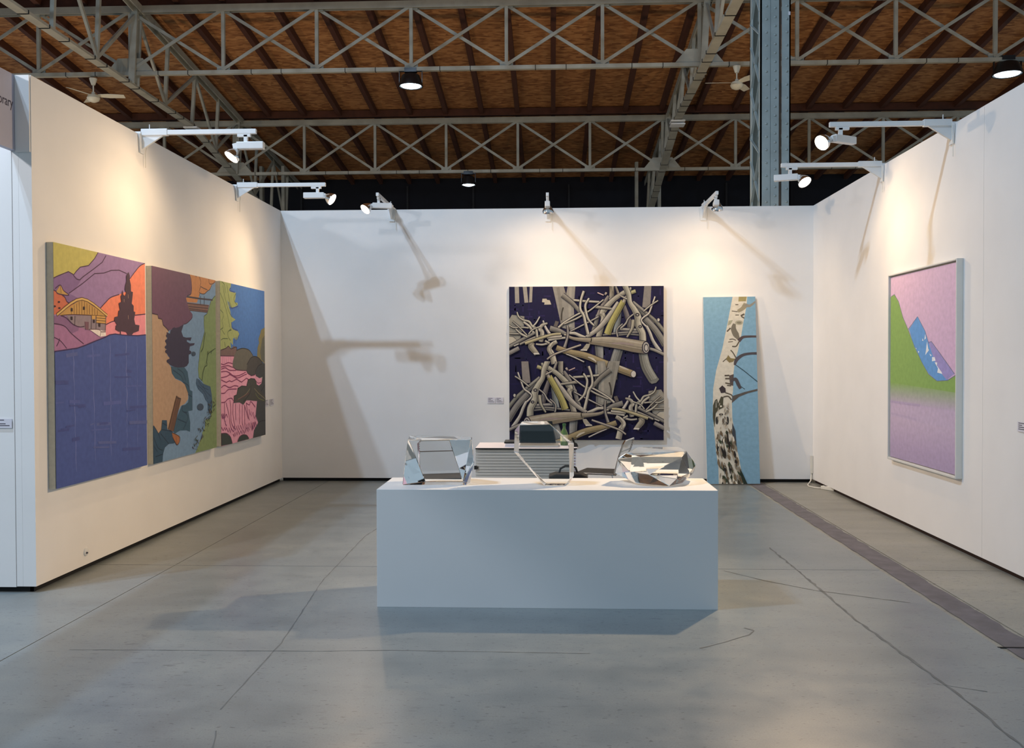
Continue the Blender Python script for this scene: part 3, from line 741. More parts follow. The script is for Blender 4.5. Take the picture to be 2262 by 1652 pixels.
 ['s','3c4a34',[3.5],[642,935,651,929]],
 ['s','54523c',[3.9],[794,856,796,851]],
 ['s','4e3f4c',[2.7],[647,942,665,927]],
 ['s','4e3f4c',[3.4],[903,732,902,715]],
 ['s','3c4a34',[2.5],[733,871,755,854]],
 ['s','54523c',[3.8],[612,953,630,945]],
 ['s','4e3f4c',[2.6],[867,819,875,812]],
 ['s','3c4a34',[3.8],[637,933,614,915]],
 ['s','3c4a34',[3.4],[916,789,893,773]],
 ['s','3c4a34',[2.5],[617,930,604,921]],
 ['s','3c4a34',[4.0],[881,799,897,784]],
 ['s','54523c',[3.7],[821,785,829,777]],
 ['s','4e3f4c',[4.1],[746,922,732,903]]],
'river': [['p','4074be',[-57,-15,1071,-9,1065,533,-59,515]],
 ['p','a0ac6a',[-36,-10,228,-4,217,21,206,41,327,52,316,89,293,113,361,114,366,127,260,154,183,147,151,106,151,122,205,173,216,205,315,222,237,241,226,274,360,291,394,314,337,352,259,339,253,385,204,366,214,405,150,395,86,414,-38,417]],
 ['s','4f6238',[3.0],[4,71,77,125,140,194,193,274]],
 ['s','4f6238',[3.0],[56,23,98,92,172,174,248,211]],
 ['s','4f6238',[3.0],[141,15,173,82,216,139,260,154]],
 ['s','4f6238',[3.0],[4,173,56,190,66,209,34,239,55,270,34,296,86,321]],
 ['s','4f6238',[3.0],[215,284,150,307,161,337,204,356]],
 ['s','4f6238',[3.0],[13,357,55,347,150,346]],
 ['s','4f6238',[3.0],[327,55,282,97,349,128]],
 ['s','4f6238',[3.0],[36,2,88,18,109,66]],
 ['s','4f6238',[3.0],[76,366,96,398]],
 ['s','4f6238',[3.0],[226,290,172,297]],
 ['s','4f6238',[3.0],[3,294,55,280]],
 ['s','38559a',[5.4],[217,28,195,45,305,50]],
 ['s','38559a',[5.4],[372,134,293,147,216,153,173,118]],
 ['s','38559a',[5.4],[226,241,248,277,360,290]],
 ['s','38559a',[5.4],[394,314,348,348]],
 ['s','38559a',[5.4],[326,332,325,358]],
 ['s','38559a',[5.4],[292,335,292,375]],
 ['p','857e54',[1068,240,974,257,908,272,882,301,842,334,855,362,816,394,803,454,1065,525]],
 ['p','66685e',[1068,277,934,333,880,423,906,473,1065,515]],
 ['p','eaa2bc',[-38,446,302,448,556,508,801,581,937,611,936,648,854,668,853,765,798,852,851,907,744,955,704,1007,-59,1000]],
 ['p','7a625e',[-38,421,13,416,107,405,160,392,214,408,269,388,325,398,336,421,302,453,-38,452]],
 ['s','43302f',[3.4],[8,417,107,405,160,392,214,408,325,395,336,421]],
 ['s','5c2f46',[3.4],[-38,452,291,453]],
 ['s','b06a90',[2.4],[33,456,39,497]],
 ['s','b06a90',[2.4],[65,456,71,498]],
 ['s','b06a90',[2.4],[107,456,113,498]],
 ['s','b06a90',[2.4],[149,457,155,499]],
 ['s','b06a90',[2.4],[192,457,199,499]],
 ['s','b06a90',[2.4],[225,457,231,500]],
 ['p','6a685e',[280,448,325,418,416,405,509,403,617,415,702,450,677,510,644,567,543,547,444,545,324,539,242,520,247,487]],
 ['s','34332f',[3.7],[325,418,416,405,509,403,617,415,702,450]],
 ['p','504d4b',[556,511,604,484,653,464,740,454,841,465,932,495,1065,525,1007,536,774,570,748,578,657,582,568,565,543,543,568,511]],
 ['s','2a2a2a',[3.7],[556,508,604,484,653,464,740,454,841,465,932,495]],
 ['s','5c2f46',[3.5],[242,520,324,541,444,545,543,547,568,565,657,583,748,578]],
 ['p','46484a',[1079,499,924,505,828,519,761,555,774,588,855,603,937,594,902,640,841,653,787,644,786,703,991,760,793,755,772,802,756,853,814,904,711,949,681,1005,1073,1009]],
 ['s','2a2c2e',[3.9],[924,505,828,519,761,555,774,588]],
 ['s','2a2c2e',[3.9],[824,905,906,897,1017,902]],
 ['s','2a2c2e',[3.5],[992,650,895,692,800,718]],
 ['p','eaa2bc',[781,603,895,606,895,638,841,649,780,633]],
 ['s','7c2f58',[3.2],[781,625,827,636,895,632]],
 ['s','8a3560',[3.9],[8,500,62,505,151,494,242,501]],
 ['s','8a3560',[3.9],[8,520,62,516,151,512,242,524]],
 ['s','8a3560',[3.9],[8,533,95,525,174,540,312,543]],
 ['s','8a3560',[3.9],[7,549,95,547,162,554,265,577,383,576,530,557]],
 ['s','8a3560',[3.9],[7,584,117,578,196,569,335,592,505,574,549,571]],
 ['s','8a3560',[3.9],[7,597,106,615,173,606,219,613,323,599,431,620,542,597,592,606]],
 ['s','8a3560',[3.9],[7,644,73,632,173,648,276,639,359,645]],
 ['s','8a3560',[3.9],[7,679,72,679,150,660,323,661]],
 ['s','8a3560',[3.9],[7,734,72,735,139,718,218,717,252,735]],
 ['s','8a3560',[3.9],[162,554,196,569,335,592]],
 ['s','8a3560',[3.9],[528,758,604,774,642,754,746,795]],
 ['s','8a3560',[3.2],[66,736,69,810]],
 ['s','8a3560',[3.2],[100,738,155,815,183,881,217,914]],
 ['s','8a3560',[3.2],[178,724,195,783,200,858,263,911]],
 ['s','8a3560',[3.2],[247,741,240,820,280,898]],
 ['s','8a3560',[3.2],[297,754,301,858]],
 ['s','8a3560',[3.2],[382,758,378,887]],
 ['s','8a3560',[3.2],[442,768,439,895]],
 ['s','8a3560',[3.2],[497,770,496,895]],
 ['s','8a3560',[3.2],[491,770,578,864]],
 ['s','8a3560',[3.2],[535,761,559,816,603,876]],
 ['s','84306a',[3.5],[3,883,34,907,71,888,85,908,104,893,139,922,158,896,180,929,204,906,247,928,265,918]],
 ['s','84306a',[3.5],[257,892,295,922,310,895,335,926,347,892,375,925,398,895,431,924,451,890,471,924,500,891,519,928,543,896,561,928,592,891,623,927,642,886,659,928,695,893,731,929,734,889,774,924]],
 ['s','84306a',[3.5],[239,941,258,962,279,931,289,959,321,932,329,955,356,928,374,954,405,931,435,954,449,928,483,954,505,928,509,952,538,920,574,950,582,920,603,943]],
 ['s','84306a',[3.5],[598,802,618,844,649,819,654,854,692,825,720,872,754,850,762,881]],
 ['s','84306a',[3.5],[31,799,31,823,40,824,64,838,67,844,86,860,78,864,103,879,103,883]],
 ['s','84306a',[3.5],[650,898,665,947,683,897,691,941,732,896,731,941]],
 ['s','84306a',[3.5],[7,803,26,833,61,806,68,831,98,810,127,831]],
 ['p','4c4a44',[258,747,264,704,323,699,347,658,431,645,542,651,580,609,644,601,734,606,774,625,787,655,998,734,1005,774,799,757,541,740,467,767,382,749]],
 ['s','2c2a2a',[3.5],[264,745,264,704,323,699,347,658,431,645,542,651,580,609,644,601,734,606,774,625]],
 ['s','8a8060',[3.2],[617,668,516,703,346,728]],
 ['s','6e3a44',[3.2],[592,696,442,718,287,739]],
 ['s','8a8060',[3.2],[721,668,827,705,991,749]],
 ['s','7b8448',[2.8],[747,702,826,738,963,759]],
 ['s','2c2a2a',[4.3],[643,647,617,697,467,748]],
 ['p','3d4540',[-37,921,93,927,182,956,219,1000,-37,995]],
 ['s','5c2f46',[3.2],[-37,921,93,927,182,956,219,1000]],
 ['p','3d4540',[327,998,380,968,465,961,539,972,589,998]],
 ['s','5c2f46',[3.2],[330,995,380,968,465,961,539,972,585,994]]],
'peak': [['p','dfbcd6',[-93,-135,1056,-26,1055,1039,-71,1155]],
 ['g','dfbcd6','d2b0d4',[-92,-47,1056,-26,1055,693,-79,680]],
 ['p','c3b0cc',[-80,623,1055,630,1055,1039,-72,1061]],
 ['g','c6b2cc','b7a3c4',[-77,776,1055,788,1055,914,-75,919]],
 ['g','b7a3c4','a796b8',[-75,919,1055,914,1055,1039,-72,1051]],
 ['p','88ad58',[-89,129,10,106,65,97,140,142,213,229,299,297,382,371,515,470,617,531,739,563,879,557,1055,515,1055,614,-81,584]],
 ['g','88ad58','c0aecb',[-81,584,1055,614,1055,705,-79,685]],
 ['p','5d9cdc',[313,297,448,234,565,314,616,375,691,445,833,521,891,555,739,562,617,528,515,470,396,389]],
 ['p','9c92ce',[609,367,653,366,763,420,969,524,868,555,787,521,691,454]],
 ['p','eef0f4',[666,445,703,445,715,462,666,466]],
 ['p','eef0f4',[703,471,739,471,734,487,798,517,810,527,739,521,751,500]],
 ['p','eef0f4',[591,366,609,401,621,410,591,423,566,435,581,401]],
 ['p','eef0f4',[409,394,436,399,428,406]],
 ['p','eef0f4',[565,327,576,349,553,357]],
 ['p','eef0f4',[629,427,661,436,646,441]],
 ['p','eef0f4',[527,348,540,361,519,361]],
 ['p','eef0f4',[457,412,478,417,462,424]],
 ['s','70788c',[2.1],[10,106,65,97,140,142,213,229,299,297,448,234,565,314,616,375,653,366,763,420,969,524]],
 ['s','70788c',[2.1],[299,297,382,371,515,470,617,531,739,563,879,557,1012,523]],
 ['s','b3a2c2',[7.6],[8,692,491,694]],
 ['s','bba9c8',[7.6],[15,758,439,770]]],
'birch': [['p','7aa6c0',[-51,-17,1148,-14,1099,1031,-121,1037]],
 ['p','d2cdbd',[573,-9,849,-8,834,38,820,61,755,146,715,208,639,296,590,338,550,406,530,509,504,545,506,657,565,761,573,805,613,862,651,930,778,1014,218,1017,220,920,177,816,151,705,135,610,145,555,155,493,220,396,343,283,457,143]],
 ['p','9c9160',[688,-8,844,-8,818,25,674,26]],
 ['s','978f76',[17.9,13.0,9.8],[822,41,751,64,658,79]],
 ['s','8e8c82',[11.1,8.5,4.6],[799,43,890,50,1001,27]],
 ['s','5d5548',[2.9],[610,99,679,99]],
 ['s','5d5548',[2.6],[543,77,658,81]],
 ['s','5d5548',[2.9],[615,43,673,43]],
 ['s','5d5548',[4.6],[442,188,513,169]],
 ['s','5d5548',[2.9],[485,231,553,229,610,236]],
 ['s','5d5548',[2.6],[460,245,552,242]],
 ['s','5d5548',[4.2],[533,268,607,268,654,250,696,229]],
 ['s','5d5548',[3.6],[503,288,547,302,602,330]],
 ['s','5d5548',[2.9],[349,351,431,331]],
 ['s','5d5548',[5.2],[377,425,469,424]],
 ['s','5d5548',[5.2],[387,441,490,441]],
 ['s','5d5548',[4.6],[386,464,488,470]],
 ['s','5d5548',[5.2],[713,104,783,94]],
 ['s','5d5548',[3.9],[724,107,781,117]],
 ['s','5d5548',[3.9],[419,477,498,480]],
 ['p','aaa690',[751,140,740,147,712,152,674,153,637,151,609,147,600,140,611,134,639,129,677,127,714,129,742,134]],
 ['p','84806c',[721,140,715,144,698,146,675,147,652,146,636,143,630,140,636,137,653,135,676,134,699,135,715,137]],
 ['p','a5a58c',[481,129,562,126,514,149,456,156]],
 ['s','777264',[8.5,17.0,19.6,6.5],[589,146,569,175,613,205,668,231]],
 ['s','544a4c',[13.0,8.5,7.2,6.5],[661,239,737,220,840,216,1000,216]],
 ['p','84764c',[455,314,499,331,590,335,543,351,474,356,413,338]],
 ['s','4e4a50',[6.5,11.7,9.1,7.8,8.5],[574,369,613,340,729,316,866,308,1002,307]],
 ['s','2f4a54',[2.6],[599,369,744,399,855,425,999,459]],
 ['s','2f4a54',[2.3],[680,483,758,499]],
 ['p','584e4a',[463,425,551,417,535,480,476,475]],
 ['s','4c494e',[6.5,11.1,11.7,8.5],[500,457,581,444,635,473,673,496]],
 ['p','3c3438',[267,493,328,477,389,493,393,515,302,519]],
 ['p','5a5550',[502,572,516,534,585,528,756,513,995,497,994,508,812,520,641,539]],
 ['p','4c4a3a',[185,555,225,549,240,574,300,536,346,539,330,597,238,609,191,626,163,702,135,651,143,584]],
 ['p','8c8a80',[196,558,213,557,216,594,188,597]],
 ['p','efe8d4',[313,589,307,592,294,594,280,592,275,589,281,585,294,583,308,585]],
 ['s','5d5548',[4.4],[346,539,437,536,498,555]],
 ['s','5d5548',[3.8],[381,516,483,526,516,536]],
 ['p','3a3a38',[238,664,234,674,223,682,209,685,196,682,187,674,184,664,188,653,199,646,213,643,226,645,235,653]],
 ['p','3e3a38',[334,632,328,634,313,637,292,637,272,637,257,635,252,632,258,629,273,627,293,626,314,627,329,629]],
 ['p','44423e',[440,665,435,676,425,684,411,687,398,684,388,676,386,665,390,654,401,646,415,643,428,646,437,654]],
 ['p','6a5c4c',[353,667,349,674,341,679,330,681,319,679,312,674,309,667,313,659,321,654,332,652,343,654,350,659]],
 ['p','3e464e',[502,676,557,720,575,805,529,786,494,733]],
 ['s','8c8270',[1.3,5.4,0.9],[188,757,199,774,214,790]],
 ['s','6b5b44',[1.3,10.0,0.9],[608,971,643,981,670,990]],
 ['s','3a4632',[1.3,9.2,0.9],[309,961,296,981,298,1000]],
 ['s','6b5b44',[1.3,4.4,0.9],[483,709,481,725,491,740]],
 ['s','7a6a52',[1.3,6.9,0.9],[463,917,469,926,480,934]],
 ['s','2c2826',[1.3,5.5,0.9],[271,973,282,990,285,1008]],
 ['s','8c8270',[1.3,3.8,0.9],[262,943,252,957,249,972]],
 ['s','7a6a52',[1.3,6.3,0.9],[550,980,572,997,581,1015]],
 ['s','4a4436',[1.3,9.3,0.9],[336,753,321,775,329,797]],
 ['s','6b5b44',[1.3,9.4,0.9],[523,766,534,780,536,795]],
 ['s','8c8270',[1.3,5.8,0.9],[491,932,533,955,557,978]],
 ['s','6b5b44',[1.3,4.3,0.9],[340,922,354,932,385,941]],
 ['s','7a6a52',[1.3,6.6,0.9],[427,707,447,724,457,740]],
 ['s','2c2826',[1.3,8.3,0.9],[534,825,536,847,559,869]],
 ['s','e4ddca',[1.3,4.5,0.9],[305,912,311,935,318,957]],
 ['s','4a4436',[1.3,5.9,0.9],[490,765,496,786,494,807]],
 ['s','8c8270',[1.3,4.3,0.9],[233,835,228,849,229,862]],
 ['s','a89c88',[1.3,7.5,0.9],[391,833,421,846,439,860]],
 ['s','e4ddca',[1.3,10.4,0.9],[428,977,451,990,458,1003]],
 ['s','3a4632',[1.3,10.3,0.9],[304,956,330,975,348,993]],
 ['s','4a4436',[1.3,5.5,0.9],[291,956,306,974,303,992]],
 ['s','8c8270',[1.3,7.6,0.9],[264,827,281,847,290,868]],
 ['s','4a4436',[1.3,10.2,0.9],[439,771,439,788,453,806]],
 ['s','6b5b44',[1.3,8.9,0.9],[206,819,208,834,202,848]],
 ['s','3a4632',[1.3,4.0,0.9],[245,898,251,910,275,923]],
 ['s','e4ddca',[1.3,7.1,0.9],[193,798,215,810,233,821]],
 ['s','e4ddca',[1.3,5.5,0.9],[402,978,412,987,432,995]],
 ['s','2c2826',[1.3,10.4,0.9],[199,778,208,803,214,827]],
 ['s','a89c88',[1.3,6.9,0.9],[582,914,595,937,620,960]],
 ['s','8c8270',[1.3,9.0,0.9],[319,966,327,985,319,1004]],
 ['s','3a4632',[1.3,8.2,0.9],[380,967,374,981,371,994]],
 ['s','7a6a52',[1.3,7.5,0.9],[202,750,211,766,218,783]],
 ['s','7a6a52',[1.3,7.8,0.9],[391,962,398,972,394,983]],
 ['s','e4ddca',[1.3,10.1,0.9],[335,779,338,805,340,831]],
 ['s','e4ddca',[1.3,7.3,0.9],[267,770,267,787,281,804]],
 ['s','2c2826',[1.3,4.0,0.9],[579,860,587,871,581,882]],
 ['s','8c8270',[1.3,8.1,0.9],[526,784,555,809,575,833]],
 ['s','6b5b44',[1.3,6.1,0.9],[332,888,352,913,383,937]],
 ['s','e4ddca',[1.3,6.8,0.9],[333,896,334,911,344,925]],
 ['s','2c2826',[1.3,6.0,0.9],[413,898,436,923,440,948]],
 ['s','3a4632',[1.3,9.5,0.9],[312,956,328,968,330,981]],
 ['s','8c8270',[1.3,7.4,0.9],[530,1001,546,1008,576,1015]],
 ['s','7a6a52',[1.3,8.0,0.9],[307,817,331,842,367,866]],
 ['s','4a4436',[1.3,6.4,0.9],[275,889,311,910,327,931]],
 ['s','6b5b44',[1.3,5.7,0.9],[543,871,544,880,537,888]],
 ['s','a89c88',[1.3,8.4,0.9],[568,950,585,961,607,972]],
 ['s','8c8270',[1.3,9.3,0.9],[365,738,364,748,357,758]],
 ['s','4a4436',[1.3,10.4,0.9],[288,821,313,844,347,867]],
 ['s','e4ddca',[1.3,6.6,0.9],[174,714,186,736,188,759]],
 ['s','6b5b44',[1.3,9.2,0.9],[218,737,235,756,240,775]],
 ['s','3a4632',[1.3,4.8,0.9],[463,899,473,923,488,946]],
 ['s','e4ddca',[1.3,8.2,0.9],[265,963,271,983,264,1002]],
 ['s','4a4436',[1.3,4.7,0.9],[392,972,404,994,415,1016]],
 ['s','7a6a52',[1.3,4.3,0.9],[335,786,334,806,336,826]],
 ['s','3a4632',[1.3,10.6,0.9],[418,883,427,899,419,916]],
 ['s','7a6a52',[1.3,10.5,0.9],[478,770,496,788,502,806]],
 ['s','8c8270',[1.3,4.3,0.9],[486,754,490,774,491,793]],
 ['s','3a4632',[1.3,5.4,0.9],[272,903,295,919,317,935]],
 ['s','3a4632',[1.3,7.7,0.9],[384,792,397,802,412,813]],
 ['s','7a6a52',[1.3,4.8,0.9],[469,908,479,920,508,933]],
 ['s','a89c88',[1.3,7.9,0.9],[605,912,637,939,664,965]],
 ['s','3a4632',[1.3,7.1,0.9],[310,904,319,916,330,927]],
 ['s','3a4632',[1.3,10.4,0.9],[311,833,323,844,340,855]],
 ['s','8c8270',[1.3,6.9,0.9],[388,735,405,756,417,778]],
 ['s','e4ddca',[1.3,6.4,0.9],[514,749,518,769,519,789]],
 ['s','8c8270',[1.3,7.4,0.9],[611,908,616,929,633,950]],
 ['s','e4ddca',[1.3,5.6,0.9],[486,960,500,983,525,1006]],
 ['s','e4ddca',[1.3,9.0,0.9],[439,786,462,812,483,837]],
 ['s','8c8270',[1.3,10.5,0.9],[599,910,620,928,640,947]],
 ['s','6b5b44',[1.3,7.4,0.9],[609,954,643,980,663,1007]],
 ['s','6b5b44',[1.3,7.1,0.9],[474,822,498,830,516,839]],
 ['s','8c8270',[1.3,10.0,0.9],[286,796,283,814,278,833]],
 ['s','8c8270',[1.3,4.0,0.9],[194,787,192,800,199,813]],
 ['s','8c8270',[1.3,7.6,0.9],[531,902,559,916,570,929]],
 ['s','3a4632',[1.3,7.4,0.9],[574,933,609,946,646,958]],
 ['s','6b5b44',[1.3,9.5,0.9],[419,816,422,826,444,836]],
 ['s','e4ddca',[1.3,7.8,0.9],[202,763,209,783,233,803]],
 ['s','6b5b44',[1.3,4.0,0.9],[481,825,502,842,526,859]],
 ['s','8c8270',[1.3,7.3,0.9],[247,732,244,755,251,779]],
 ['s','e4ddca',[1.3,9.4,0.9],[542,979,559,997,595,1015]],
 ['s','4a4436',[1.3,7.9,0.9],[363,762,377,773,394,783]],
 ['s','a89c88',[1.3,4.5,0.9],[464,836,500,858,517,880]],
 ['s','e4ddca',[1.3,5.5,0.9],[333,758,331,772,337,787]],
 ['s','7a6a52',[1.3,10.0,0.9],[507,983,513,999,523,1015]],
 ['s','7a6a52',[1.3,5.8,0.9],[315,970,330,985,342,1000]],
 ['s','4a4436',[1.3,6.6,0.9],[443,901,431,909,436,917]],
 ['s','4a4436',[1.3,7.1,0.9],[639,942,670,959,701,975]],
 ['s','7a6a52',[1.3,9.1,0.9],[513,949,526,969,553,988]],
 ['s','7a6a52',[1.3,5.1,0.9],[405,804,421,816,422,829]],
 ['s','7a6a52',[1.3,10.2,0.9],[554,853,577,879,594,905]],
 ['s','3a4632',[1.3,6.3,0.9],[471,772,473,797,477,821]],
 ['s','7a6a52',[1.3,7.4,0.9],[285,881,287,901,305,922]],
 ['s','4a4436',[1.3,10.3,0.9],[478,790,481,801,466,812]],
 ['s','7a6a52',[1.3,5.1,0.9],[465,812,470,822,477,833]],
 ['s','4a4436',[1.3,8.1,0.9],[569,989,604,1002,627,1015]],
 ['s','7a6a52',[1.3,8.4,0.9],[219,867,224,890,246,913]],
 ['s','6b5b44',[1.3,9.5,0.9],[279,719,286,734,313,749]],
 ['s','e4ddca',[1.3,7.3,0.9],[662,998,669,1006,659,1014]],
 ['s','8c8270',[1.3,9.1,0.9],[258,799,270,824,292,849]],
 ['s','a89c88',[1.3,6.7,0.9],[286,973,309,987,326,1002]],
 ['s','3a4632',[1.3,7.8,0.9],[243,764,267,777,277,791]],
 ['s','8c8270',[1.3,6.6,0.9],[566,952,595,978,608,1003]],
 ['s','2c2826',[1.3,10.3,0.9],[543,872,553,885,551,899]],
 ['s','8c8270',[1.3,4.2,0.9],[523,774,513,792,516,811]],
 ['s','3a4632',[1.3,9.8,0.9],[384,718,394,730,393,741]],
 ['s','7a6a52',[1.3,4.3,0.9],[320,897,335,905,353,913]],
 ['s','4a4436',[1.3,10.7,0.9],[364,749,375,770,381,791]],
 ['s','3a4632',[1.3,8.5,0.9],[462,952,459,965,466,977]],
 ['s','2c2826',[1.3,7.4,0.9],[420,754,429,775,419,796]],
 ['s','6b5b44',[1.3,7.2,0.9],[348,918,370,945,374,971]],
 ['s','8c8270',[1.3,9.2,0.9],[540,889,552,900,558,912]],
 ['s','2c2826',[1.3,7.6,0.9],[436,773,434,798,442,822]],
 ['s','2c2826',[1.3,6.2,0.9],[329,808,349,833,372,858]],
 ['s','e4ddca',[1.3,8.6,0.9],[401,744,422,765,427,787]],
 ['s','4a4436',[1.3,8.8,0.9],[574,976,605,995,634,1015]],
 ['s','2c2826',[1.3,6.9,0.9],[344,916,350,926,350,936]],
 ['s','8c8270',[1.3,5.1,0.9],[234,724,246,744,254,765]],
 ['s','6b5b44',[1.3,6.6,0.9],[503,793,507,807,514,820]],
 ['s','a89c88',[1.3,6.1,0.9],[680,987,694,1000,692,1014]],
 ['s','7a6a52',[1.3,10.4,0.9],[390,846,422,860,435,875]],
 ['s','2a2522',[1.9,7.6,1.9],[274,806,311,831,354,863]],
 ['s','2a2522',[1.9,7.6,1.9],[203,772,211,813]],
 ['s','2a2522',[1.9,7.6,1.9],[399,720,417,784,438,796]],
 ['s','2a2522',[1.9,7.6,1.9],[544,878,564,909]],
 ['s','2a2522',[1.9,7.6,1.9],[463,909,467,990]],
 ['s','2a2522',[1.9,7.6,1.9],[317,904,347,947]],
 ['p','26342a',[624,921,662,940,778,1014,700,1014,627,952]],
 ['s','8d8678',[0.9,4.3,0.9],[285,626,292,634,264,647]],
 ['s','706a60',[0.9,4.4,0.9],[428,585,413,593,413,602]],
 ['s','c2b8a8',[0.9,4.3,0.9],[404,691,387,699,414,707]],
 ['s','c2b8a8',[0.9,4.0,0.9],[430,568,428,576,406,588]],
 ['s','8d8678',[0.9,2.9,0.9],[392,610,396,617,390,624]],
 ['s','a8a294',[0.9,3.0,0.9],[241,596,242,604,225,617]],
 ['s','706a60',[0.9,3.0,0.9],[430,591,425,599,450,610]],
 ['s','706a60',[0.9,3.3,0.9],[335,660,340,668,319,674]],
 ['s','a8a294',[0.9,3.4,0.9],[279,697,274,705,265,713]],
 ['s','c2b8a8',[0.9,2.5,0.9],[395,656,388,664,406,676]],
 ['s','706a60',[0.9,3.7,0.9],[375,672,385,680,384,693]],
 ['s','c2b8a8',[0.9,2.9,0.9],[380,646,389,653,365,667]],
 ['s','a8a294',[0.9,4.1,0.9],[469,649,474,657,462,670]],
 ['s','8d8678',[0.9,4.9,0.9],[365,678,350,686,357,699]],
 ['s','8d8678',[0.9,3.0,0.9],[372,599,364,607,348,621]],
 ['s','8d8678',[0.9,2.9,0.9],[239,642,226,650,233,664]],
 ['s','c2b8a8',[0.9,4.8,0.9],[362,687,350,695,366,709]],
 ['s','706a60',[0.9,3.4,0.9],[322,671,321,679,320,687]],
 ['s','c2b8a8',[0.9,3.4,0.9],[420,579,405,587,434,599]],
 ['s','706a60',[0.9,3.4,0.9],[421,606,425,614,430,623]],
 ['s','706a60',[0.9,3.4,0.9],[339,581,345,589,332,597]],
 ['s','706a60',[0.9,4.6,0.9],[370,620,379,628,354,635]],
 ['s','8d8678',[0.9,4.1,0.9],[406,609,407,617,404,630]],
 ['s','a8a294',[0.9,3.0,0.9],[265,569,268,577,254,586]],
 ['s','c2b8a8',[0.9,3.1,0.9],[450,623,452,631,449,643]],
 ['s','706a60',[0.9,5.0,0.9],[351,642,361,650,367,661]]],
'driftwood': [['P','99958b',[281,-7,355,-6,371,49,382,-6,431,-6,420,136,427,293,339,266,333,229]],
 ['b','8a867c',[19.4],[317,6,333,103,342,233]],
 ['b','aaa598',[16.2],[400,7,394,136,397,265]],
 ['b','2c2438',[3.2],[355,-6,371,50]],
 ['b','4a443c',[9.0],[352,136,342,174,339,220]],
 ['P','928b85',[876,-4,921,-3,913,145,862,138]],
 ['P','a9a397',[36,-8,63,-8,67,106,39,107]],
 ['P','a9a397',[88,-8,114,-8,125,103,100,105]],
 ['P','a9a397',[135,-7,154,-7,149,101,130,103]],
 ['P','c8c0ac',[214,101,217,79,243,79,247,87,264,89,274,117,228,118,231,104]],
 ['P','a29d90',[-11,231,18,183,99,193,96,264,79,299,70,353,60,357,-11,344]],
 ['P','cdc5b2',[-11,323,27,328,58,357,-11,389]],
 ['P','6e6660',[301,223,323,229,310,265,288,261]],
 ['B','a09a8c',[32.3,30.7,19.4],[665,-8,665,57,657,89]],
 ['B','978f86',[16.2,29.1,25.8,22.6],[645,63,607,127,581,182,565,233]],
 ['B','8f8a82',[22.6,25.8,19.4],[575,185,559,250,540,301]],
 ['B','8d9391',[38.8,35.5,38.8],[711,131,706,208,693,302]],
 ['B','7e7775',[22.6,32.3,35.5],[743,125,770,209,786,276]],
 ['B','8f8d86',[29.1,35.5,35.5],[805,115,875,177,939,241]],
 ['B','98948a',[16.2,19.4,19.4],[802,102,872,161,932,209]],
 ['B','8f8b84',[38.8,38.8,42.0],[878,209,948,286,1009,383]],
 ['B','8b887c',[16.2,22.6,22.6],[907,190,955,235,1009,303]],
 ['B','a29d94',[16.2,16.8],[719,279,840,284]],
 ['B','8c8880',[9.7,12.9,12.9],[607,317,725,302,840,299]],
 ['B','7c7a74',[9.7],[709,318,773,312,840,318]],
 ['B','979692',[54.9,48.5,48.5,54.9],[581,356,587,459,584,511,581,640]],
 ['B','8d8d88',[58.2,61.4,48.5],[715,392,677,524,677,608]],
 ['P','8b8882',[565,575,664,575,690,614,658,730,651,788,562,788]],
 ['b','8f9088',[29.1,32.3,25.8],[664,527,667,624,645,736]],
 ['B','98978c',[54.9,61.4,61.4],[865,428,887,524,938,615]],
 ['P','85857c',[910,621,964,595,970,605,951,627,922,634]],
 ['B','b5af9c',[29.1,29.1,38.8,35.5],[751,38,684,82,620,147,601,182]],
 ['B','b0a998',[38.8,29.1,35.5],[601,176,610,214,578,333]],
 ['B','b9b2a4',[25.8,32.3,29.1,22.6],[709,105,645,198,578,275,501,330]],
 ['B','b3aa66',[35.5,38.8,40.4,45.2],[741,96,696,176,658,250,636,311]],
 ['B','b1a690',[19.4,22.6],[760,67,741,105]],
 ['B','b7b182',[22.6],[789,43,819,32]],
 ['B','bcb7a6',[12.9],[788,9,778,43]],
 ['B','bdb7a4',[35.5,32.3,29.1,35.5,45.2,42.0,42.0,45.2],[749,-7,773,51,783,106,811,151,834,202,837,254,862,305,865,360]],
 ['P','5f5850',[842,186,839,193,830,195,822,193,819,186,822,180,830,177,839,180]],
 ['P','c9c3b4',[836,186,834,189,830,191,827,189,825,186,827,183,830,182,834,183]],
 ['P','5f5850',[858,264,855,269,848,271,841,269,838,264,841,258,848,256,855,258]],
 ['P','c9c3b4',[852,264,851,266,848,267,845,266,843,264,845,261,848,260,851,261]],
 ['B','a8a28e',[22.6,22.6,16.2,9.7],[800,218,802,250,792,283,763,331]],
 ['B','b0a99c',[7.8,9.7,11.0],[808,180,773,209,754,244,723,273]],
 ['B','b0a99c',[6.5,9.7],[735,244,699,282,703,331]],
 ['B','c0baa8',[12.9],[419,89,483,96,585,102]],
 ['B','b9b2a2',[9.7,11.6],[720,62,762,84]],
 ['B','d8b8b4',[7.1],[573,42,613,59]],
 ['B','b8aca0',[19.4],[621,45,631,52]],
 ['B','9a948a',[12.9,16.2],[690,2,708,49]],
 ['B','8f8a80',[29.1,25.8,22.6],[346,55,413,110,461,168]],
 ['B','a8a292',[19.4,12.9],[559,133,664,147]],
 ['B','c4beac',[14.2,11.6,9.7,9.0,7.8],[320,268,365,229,458,175,511,165,612,87]],
 ['B','b8b2a0',[8.4,11.0,9.7],[358,244,435,210,483,183]],
 ['B','b6b0a4',[6.5,8.4,8.4],[387,297,451,265,529,225,578,198]],
 ['B','c3bdab',[15.5,14.2,15.5,16.2,17.4,19.4],[485,31,467,88,461,146,483,188,496,243,512,311]],
